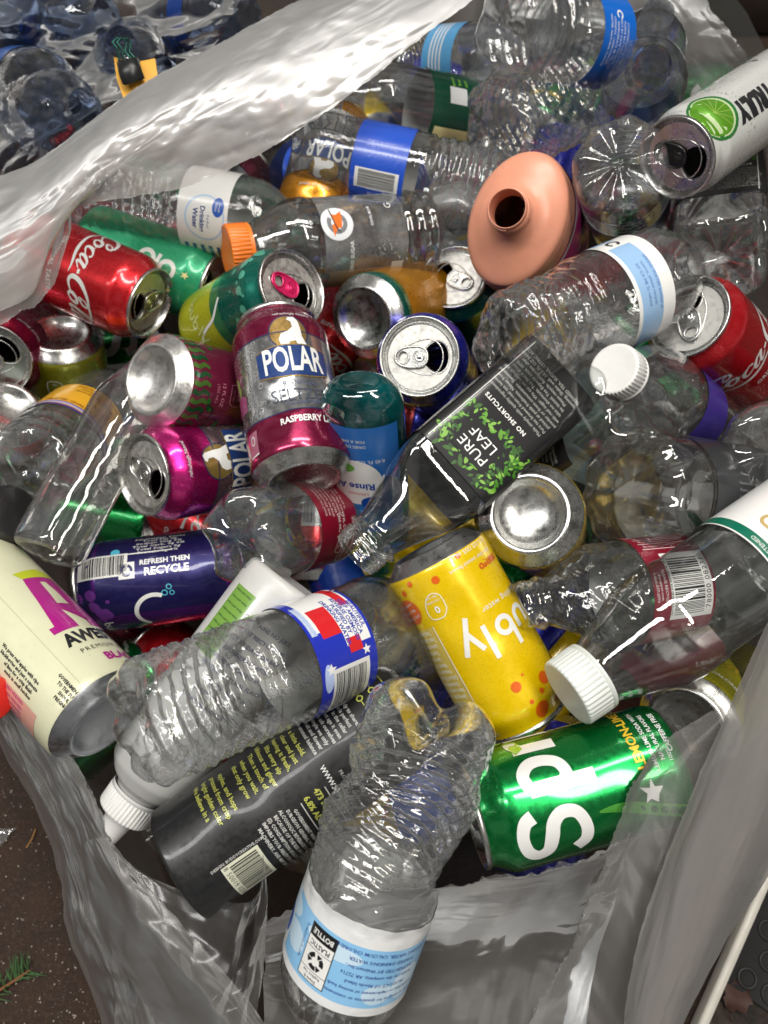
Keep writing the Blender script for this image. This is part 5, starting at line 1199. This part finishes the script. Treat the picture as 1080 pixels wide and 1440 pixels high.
# right wall: tall smooth band
f.sheet([[(1150, 760, 46), (1100, 830, 56), (1050, 935, 62), (995, 1060, 66), (945, 1180, 66), (905, 1290, 64), (880, 1400, 60), (870, 1520, 56)],
         [(1150, 830, 64), (1100, 900, 72), (1060, 1000, 76), (1015, 1110, 78), (970, 1220, 78), (940, 1330, 74), (905, 1440, 70), (890, 1540, 66)],
         [(1170, 930, 60), (1120, 1010, 62), (1085, 1100, 62), (1050, 1190, 62), (1010, 1280, 60), (975, 1370, 58), (945, 1450, 56), (930, 1560, 54)],
         [(1190, 1080, 0), (1140, 1130, 0), (1105, 1190, 0), (1070, 1250, 0), (1030, 1310, 0), (990, 1385, -2), (955, 1460, -4), (930, 1580, -6)]], FT, 140, 80, 1.2, .9, 31, 'u', .6)
# inner fold with crumpled hem running beside it
f.sheet([[(1000, 1000, 52), (935, 1040, 50), (895, 1090, 48), (872, 1150, 46), (850, 1215, 44), (815, 1290, 42), (790, 1360, 40), (745, 1430, 38), (700, 1520, 34)],
         [(1020, 1010, 58), (950, 1070, 58), (918, 1130, 56), (890, 1190, 54), (870, 1250, 52), (845, 1320, 50), (825, 1380, 46), (800, 1440, 44), (760, 1540, 40)],
         [(1030, 1040, 52), (985, 1100, 56), (950, 1190, 58), (925, 1260, 56), (905, 1320, 54), (890, 1400, 50), (870, 1470, 46), (850, 1520, 44), (820, 1560, 40)]], FM, 180, 60, 1.4, 1.6, 37, 'v', 3)
# clear film over the lower part of the green can and the floor of the bag
f.sheet([[(372, 1300, -20), (440, 1270, 0), (540, 1246, 24), (640, 1240, 46), (700, 1228, 50), (770, 1218, 50), (840, 1196, 50), (885, 1170, 48)],
         [(372, 1350, -26), (440, 1330, -14), (540, 1300, 0), (636, 1290, 16), (700, 1285, 24), (770, 1275, 22), (830, 1260, 26), (872, 1240, 36)],
         [(372, 1400, -24), (440, 1400, -18), (540, 1380, -14), (630, 1370, -4), (690, 1360, 0), (750, 1350, -4), (800, 1350, 4), (840, 1340, 20)],
         [(372, 1540, -4), (440, 1540, -2), (540, 1540, 4), (620, 1540, 12), (680, 1540, 10), (740, 1530, 10), (780, 1520, 14), (820, 1500, 24)]], FM, 190, 120, 3.0, 3.2, 41, 'u', 3)
# bottom left folds
f.sheet([[(372, 1200, 26), (376, 1280, 24), (372, 1360, 22), (360, 1440, 22), (350, 1540, 20)],
         [(345, 1270, 18), (330, 1330, 14), (310, 1400, 12), (290, 1460, 12), (270, 1540, 10)],
         [(215, 1235, 0), (235, 1300, 4), (250, 1370, 6), (245, 1450, 6), (230, 1540, 4)],
         [(150, 1185, 4), (150, 1260, 2), (160, 1350, 0), (165, 1440, -2), (170, 1540, -6)]], FC, 80, 90, 3, 4, 51, 'u', 1)
f.sheet([[(152, 1180, 20), (220, 1260, 26), (300, 1350, 30), (372, 1440, 32), (430, 1540, 30)],
         [(130, 1180, 22), (190, 1280, 28), (262, 1370, 30), (325, 1450, 30), (370, 1550, 26)],
         [(108, 1190, 10), (140, 1300, 8), (190, 1390, 6), (240, 1470, 4), (290, 1560, 0)]], FM, 90, 50, 2, 2.2, 55, 'u', 1)
# left strip with ragged hem
f.sheet([[(5, 960, 14), (60, 1010, 16), (112, 1090, 18), (152, 1180, 20), (180, 1270, 14), (215, 1360, 6), (250, 1450, 0), (280, 1560, -6)],
         [(-5, 985, 10), (36, 1050, 6), (80, 1130, 4), (112, 1210, 0), (140, 1300, -4), (175, 1380, -8), (200, 1460, -14), (220, 1560, -20)],
         [(-15, 1005, -10), (20, 1070, -16), (62, 1140, -20), (92, 1225, -24), (100, 1300, -28), (128, 1370, -36), (150, 1440, -44), (160, 1560, -52)],
         [(-20, 1010, -90), (20, 1080, -100), (60, 1160, -110), (86, 1240, -110), (98, 1310, -120), (125, 1380, -120), (146, 1440, -130), (158, 1560, -130)]], FM, 120, 60, 1.6, 2.2, 61, 'u', 2.5)
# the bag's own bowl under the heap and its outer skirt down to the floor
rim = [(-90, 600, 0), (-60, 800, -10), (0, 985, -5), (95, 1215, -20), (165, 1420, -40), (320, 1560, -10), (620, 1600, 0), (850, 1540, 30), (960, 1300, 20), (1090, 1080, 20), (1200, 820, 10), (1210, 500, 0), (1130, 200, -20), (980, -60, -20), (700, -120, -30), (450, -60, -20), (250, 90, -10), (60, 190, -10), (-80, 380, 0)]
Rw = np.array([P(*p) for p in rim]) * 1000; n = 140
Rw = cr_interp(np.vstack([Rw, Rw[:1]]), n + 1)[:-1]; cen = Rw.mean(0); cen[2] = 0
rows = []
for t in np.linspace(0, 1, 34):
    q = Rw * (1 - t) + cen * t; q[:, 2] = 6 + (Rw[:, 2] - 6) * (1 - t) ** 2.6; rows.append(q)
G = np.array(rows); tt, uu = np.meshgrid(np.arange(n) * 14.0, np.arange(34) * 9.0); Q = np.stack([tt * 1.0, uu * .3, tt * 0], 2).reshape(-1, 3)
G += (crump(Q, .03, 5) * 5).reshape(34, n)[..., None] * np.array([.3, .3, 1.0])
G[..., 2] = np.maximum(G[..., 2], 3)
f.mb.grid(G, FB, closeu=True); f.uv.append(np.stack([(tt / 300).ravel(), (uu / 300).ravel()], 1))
rows = []
for t in np.linspace(0, 1, 16):
    q = Rw + (Rw - cen) * np.array([1, 1, 0]) * .06 * t; q[:, 2] = Rw[:, 2] * (1 - t) + 3 * t; rows.append(q)
G = np.array(rows)[:, :, :]; tt2, uu2 = np.meshgrid(np.arange(n) * 14.0, np.arange(16) * 14.0)
G += (crump(np.stack([tt2, uu2 * .3, tt2 * 0], 2).reshape(-1, 3), .03, 9) * 4).reshape(16, n)[..., None] * np.array([.6, .6, .3])
G[..., 2] = np.maximum(G[..., 2], 2)
f.mb.grid(G, FC, closeu=True); f.uv.append(np.stack([(tt2 / 300).ravel(), (uu2 / 300).ravel()], 1))
bag = f.mb.build('plastic_bag', None, uvgrid=np.concatenate(f.uv)); tag(bag, 'torn milky clear plastic bag opened around the heap of cans and bottles', 'plastic bag')
# ------------------------------------------------------------------ floor, surroundings
def floor_mat():
    m, n, l = newmat('dark_brown_speckled_floor'); p = n.new('ShaderNodeBsdfPrincipled')
    z = noise_(n, l, 14, 6, .7); z2 = noise_(n, l, 260, 3, .7); z3 = noise_(n, l, 900, 2, .5)
    c = mixc(n, l, mrange(n, l, z.outputs['Fac'], .35, .7, 0, 1), (.036, .014, .004), (.012, .005, .002))
    c = mixc(n, l, mrange(n, l, z2.outputs['Fac'], .52, .72, 0, .8), c, (.07, .036, .018))
    c = mixc(n, l, mrange(n, l, z3.outputs['Fac'], .72, .76, 0, 1), c, (.30, .24, .18))
    l.new(c, p.inputs['Base Color']); p.inputs['Roughness'].default_value = .75
    l.new(bump_(n, l, z2.outputs['Fac'], .8, .002), p.inputs['Normal']); out_(n, l, p.outputs[0]); return m
def dirt_mat():
    m, n, l = newmat('damp_leaf_litter_ground'); p = n.new('ShaderNodeBsdfPrincipled')
    z = noise_(n, l, 40, 6, .75); z2 = noise_(n, l, 160, 4, .7)
    c = mixc(n, l, mrange(n, l, z.outputs['Fac'], .4, .65, 0, 1), (.018, .014, .011), (.06, .038, .026))
    l.new(c, p.inputs['Base Color']); l.new(mrange(n, l, z2.outputs['Fac'], .3, .7, .35, .9), p.inputs['Roughness'])
    l.new(bump_(n, l, z.outputs['Fac'], 1.0, .01), p.inputs['Normal']); out_(n, l, p.outputs[0]); return m
mb = MB(); mb.grid(np.array([[(-3000, -3000, 0), (3000, -3000, 0)], [(-3000, 3000, 0), (3000, 3000, 0)]], float), floor_mat()); o = mb.build('floor'); o['kind'] = 'structure'
FZ = -PILE * 1000
def fp(px, py, h=0): return P(px, py, FZ + h) * 1000
# pale metal edge strip of the vehicle bed, and the ground beyond it
a0, a1 = fp(966, 1500, 20), fp(1176, 1020, 20); d = (a1 - a0); d /= np.linalg.norm(d); nn = np.array([d[1], -d[0], 0])
a0 = a0 - d * 300; a1 = a1 + d * 700
mb = MB(); sec = [(-4, 0), (-4, 12), (-3, 14), (3, 14), (4, 12), (4, 0)]
rows = [[a0 * 1 + d * t * np.linalg.norm(a1 - a0) + nn * s_ + np.array([0, 0, h - 20 + 4]) for s_, h in sec] for t in np.linspace(0, 1, 60)]
mb.grid(np.array(rows), plastic('chipped_pale_trim', (.70, .67, .60), .4, bump=.6)); o = mb.build('metal_edge_strip'); tag(o, 'worn pale metal edge strip running up beside the bag at lower right', 'edge strip')
mb = MB(); mb.grid(np.array([[a0 * [1, 1, 0] + nn * 6 + [0, 0, 5], a1 * [1, 1, 0] + nn * 6 + [0, 0, 5]], [a0 * [1, 1, 0] + nn * 700 + [0, 0, 5], a1 * [1, 1, 0] + nn * 700 + [0, 0, 5]]]), dirt_mat()); o = mb.build('ground'); o['kind'] = 'structure'
# rubber mat with ringed studs
RUB = plastic('black_rubber', (.018, .018, .018), .55, bump=.4)
mb = MB(); c0 = fp(1130, 1330, 8); ex = d; ey = nn; W_, H_ = 120, 60; c0 = c0 + ex * 60
base = c0 * [1, 1, 0]
box = lambda x, y, z: base + ex * x + ey * y + np.array([0, 0, z])
mb.grid(np.array([[box(-W_, -H_ + 18, 5.5), box(-W_, -H_ + 18, 9), box(-W_, H_ * 3, 9)], [box(W_ * 3, -H_ + 18, 5.5), box(W_ * 3, -H_ + 18, 9), box(W_ * 3, H_ * 3, 9)]]), RUB)
i = 0
for gx in np.arange(-W_ + 12, W_ * 2, 21):
    for gy in np.arange(-H_ + 30, H_ * 2.2, 21):
        off = 10 if i % 2 else 0
        tube(mb, [box(gx + 7.2 * math.cos(t), gy + off + 7.2 * math.sin(t), 9.6) for t in np.linspace(0, 2 * math.pi, 24, endpoint=False)], 1.3, RUB, 6, True)
    i += 1
o = mb.build('rubber_mat'); tag(o, 'black rubber mat with round ringed studs at the lower right corner', 'rubber mat')
# dead leaves and stalks by the strip
LEAF = [plastic('dead_leaf_%s' % k, c, .7, bump=.8) for k, c in (('brown', (.05, .026, .015)), ('dark', (.03, .018, .012)), ('red', (.055, .022, .015)))]
def leaf(px, py, sz, q, mat, label, h=10):
    mb = MB(); rs = np.random.RandomState(int(px + py)); c = fp(px, py, h); nu, nv = 9, 7; G = np.zeros((nv, nu, 3))
    for j in range(nv):
        for i_ in range(nu):
            u = i_ / (nu - 1); v = j / (nv - 1) * 2 - 1; w = math.sin(math.pi * min(u * 1.05, 1)) ** .7 * (1 + .25 * math.sin(u * 19)) * .42
            x, y = (u - .5) * sz, v * w * sz; z = 4 * abs(v) * w + 3 * math.sin(u * 5 + v * 2) * sz / 30
            G[j, i_] = c + [x * math.cos(q) - y * math.sin(q), x * math.sin(q) + y * math.cos(q), z]
    mb.grid(G, mat); o = mb.build('dead_leaf'); tag(o, label, 'dead leaf')
leaf(1036, 1402, 26, .6, LEAF[2], 'reddish curled dead leaf on the ground just right of the pale strip')
leaf(1008, 1432, 26, 3.0, LEAF[1], 'dark small dead leaf lying against the pale strip')
# pine sprig, straw, plastic shard on the floor
root = thing('pine_sprig', 'small green pine sprig on the brown floor at the lower left edge', 'pine sprig')
root.location = Vector(fp(0, 1385, 2) * .001); o0 = fp(0, 1385, 2)
TW = plastic('twig_bark', (.22, .08, .03), .7); ND = plastic('green_needles', (.05, .13, .04), .5)
mb = MB(); tw = [fp(-22, 1405, 3) - o0, fp(0, 1392, 4) - o0, fp(22, 1378, 4) - o0, fp(42, 1364, 3) - o0]; tube(mb, tw, 1.1, TW, 8, rr=[1.4, 1.3, 1.1, .7]); mb.build('twig', root)
mb = MB(); rs = random.Random(3)
for i in range(46):
    t = rs.uniform(0, 1); p = tw[0] * (1 - t) + tw[3] * t; s_ = rs.choice([1, 1, 1, -1]); q = math.atan2(30, 26) + s_ * rs.uniform(.5, 1.2); L_ = rs.uniform(9, 19)
    e = p + np.array([math.cos(q) * L_, math.sin(q) * L_, rs.uniform(-1, 7)]); mid_ = (p + e) / 2 + np.array([0, 0, 1.5])
    tube(mb, [p, mid_, e], .5, ND, 5, rr=[.5, .55, .15])
mb.build('needles', root)
mb = MB(); tube(mb, [fp(37, 1192, 2), fp(45, 1180, 3), fp(50, 1166, 2)], .7, plastic('straw_stalk', (.35, .17, .05), .6), 6); tag(mb.build('stalk'), 'short dry orange stalk on the brown floor left of the bag', 'stalk')
mb = MB(); mb.grid(np.array([[fp(-8, 1163, 3), fp(8, 1166, 6), fp(24, 1164, 3)], [fp(-8, 1176, 5), fp(6, 1178, 9), fp(22, 1166, 3.4)], [fp(-8, 1190, 3), fp(4, 1186, 4), fp(18, 1169, 3)]]), pet('shard_clear_plastic', wr=.3, haze=.3))
tag(mb.build('plastic_shard'), 'small triangular clear plastic shard at the left edge on the brown floor', 'plastic shard')
# crumbs on the floor
mb = MB(); rs = random.Random(9); CRB = plastic('pale_crumbs', (.40, .34, .28), .7)
for i in range(800):
    p = fp(rs.uniform(-10, 170), rs.uniform(1010, 1450), 1); r = rs.choice([.15, .2, .25, .35, .5, .8]); V = [p + np.array([r, 0, 0]), p + np.array([0, r, 0]), p + np.array([-r, 0, 0]), p + np.array([0, -r, 0]), p + np.array([0, 0, r])]
    mb.add(V, [(0, 1, 4), (1, 2, 4), (2, 3, 4), (3, 0, 4)], CRB)
o = mb.build('floor_grit'); o['kind'] = 'stuff'; tag(o, 'fine pale grit scattered over the brown floor', 'grit')
# dark wooden boards behind, top right
WD = plastic('dark_stained_wood', (.022, .014, .011), .5, bump=.9)
for i in range(5):
    mb = MB(); y0 = 1000 + i * 8; z0 = 5 + i * 62; bx = [(250, y0), (900, y0)]
    Gs = []
    for x in np.linspace(120, 1400, 24): Gs.append([(x, y0 + 22, z0), (x, y0 + 1, z0 + 1), (x, y0, z0 + 3), (x, y0, z0 + 55), (x, y0 + 1.5, z0 + 58), (x, y0 + 22, z0 + 59)])
    mb.grid(np.array(Gs, float), WD); o = mb.build('wooden_board'); tag(o, ['lowest', 'second lowest', 'middle', 'second highest', 'topmost'][i] + ' of the dark stained boards stacked behind the bag at top right', 'wooden board', 'dark boards behind the bag')
# second bag of empties behind, upper left
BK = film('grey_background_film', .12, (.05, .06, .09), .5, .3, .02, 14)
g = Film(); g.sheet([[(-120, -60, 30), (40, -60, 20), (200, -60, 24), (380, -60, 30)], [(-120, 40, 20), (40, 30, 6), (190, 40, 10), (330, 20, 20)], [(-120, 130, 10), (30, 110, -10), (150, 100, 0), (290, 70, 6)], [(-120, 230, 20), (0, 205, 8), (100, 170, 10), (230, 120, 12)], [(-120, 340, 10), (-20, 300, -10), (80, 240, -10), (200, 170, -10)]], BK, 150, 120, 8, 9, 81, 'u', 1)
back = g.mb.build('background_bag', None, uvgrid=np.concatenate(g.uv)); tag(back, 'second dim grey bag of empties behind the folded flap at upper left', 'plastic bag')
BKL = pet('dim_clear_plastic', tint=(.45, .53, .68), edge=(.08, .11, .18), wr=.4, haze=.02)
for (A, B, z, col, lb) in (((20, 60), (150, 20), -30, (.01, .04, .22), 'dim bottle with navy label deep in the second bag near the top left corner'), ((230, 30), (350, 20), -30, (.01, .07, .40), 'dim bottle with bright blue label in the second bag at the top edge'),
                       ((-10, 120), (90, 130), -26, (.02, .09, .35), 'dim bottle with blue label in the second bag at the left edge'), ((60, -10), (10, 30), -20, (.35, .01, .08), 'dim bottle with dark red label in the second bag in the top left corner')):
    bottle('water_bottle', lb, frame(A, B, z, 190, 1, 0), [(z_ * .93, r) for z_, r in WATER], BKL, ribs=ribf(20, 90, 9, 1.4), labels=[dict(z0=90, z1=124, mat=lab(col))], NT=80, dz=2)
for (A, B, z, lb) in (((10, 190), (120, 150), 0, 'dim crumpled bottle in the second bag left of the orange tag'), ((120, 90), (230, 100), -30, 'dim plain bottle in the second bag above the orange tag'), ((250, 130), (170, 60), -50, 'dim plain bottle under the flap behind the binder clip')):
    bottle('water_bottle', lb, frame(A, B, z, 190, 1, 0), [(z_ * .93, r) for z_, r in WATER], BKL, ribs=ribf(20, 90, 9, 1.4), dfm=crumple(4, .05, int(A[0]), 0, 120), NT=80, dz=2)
# orange tag held by a black binder clip
root = thing('paper_tag', 'orange yellow printed tag standing up behind the folded flap', 'paper tag'); o0 = P(192, 128, 40) * 1000; root.location = Vector(o0 * .001)
q = lambda px, py, z: P(px, py, z) * 1000 - o0
OT = lab((.75, .38, .04), .5, .1, back=None); mb = MB(); mb.grid(np.array([[q(160, 80, 44), q(188, 88, 45), q(218, 82, 44)], [q(164, 110, 42), q(190, 114, 43), q(222, 108, 42)], [q(176, 145, 38), q(196, 138, 38), q(226, 122, 38)]]), OT)
mb.build('card', root)
root = thing('binder_clip', 'black binder clip with dark green wire handles gripping the orange tag', 'binder clip'); o0 = P(183, 95, 46) * 1000; root.location = Vector(o0 * .001)
q = lambda px, py, z: P(px, py, z) * 1000 - o0
BC = plastic('black_clip_metal', (.012, .014, .014), .3); GW = metal('green_wire', (.03, .10, .08), .3)
mb = MB(); mb.grid(np.array([[q(164, 88, 50), q(170, 84, 54), q(192, 80, 54), q(196, 84, 50)], [q(167, 104, 48), q(172, 100, 56), q(196, 96, 56), q(200, 100, 48)], [q(172, 118, 46), q(176, 120, 47), q(200, 112, 47), q(204, 110, 46)]]), BC); mb.build('clip_body', root)
for dx in (0, 6):
    mb = MB(); tube(mb, [q(168 + dx, 86, 52), q(166 + dx, 70, 54), q(158 + dx, 60, 56), q(164 + dx, 54, 57), q(174 + dx, 55, 57), q(178 + dx, 62, 56), q(176 + dx, 74, 54), q(186 + dx, 84, 52)], 1.1, GW, 8); mb.build('wire_handle', root)
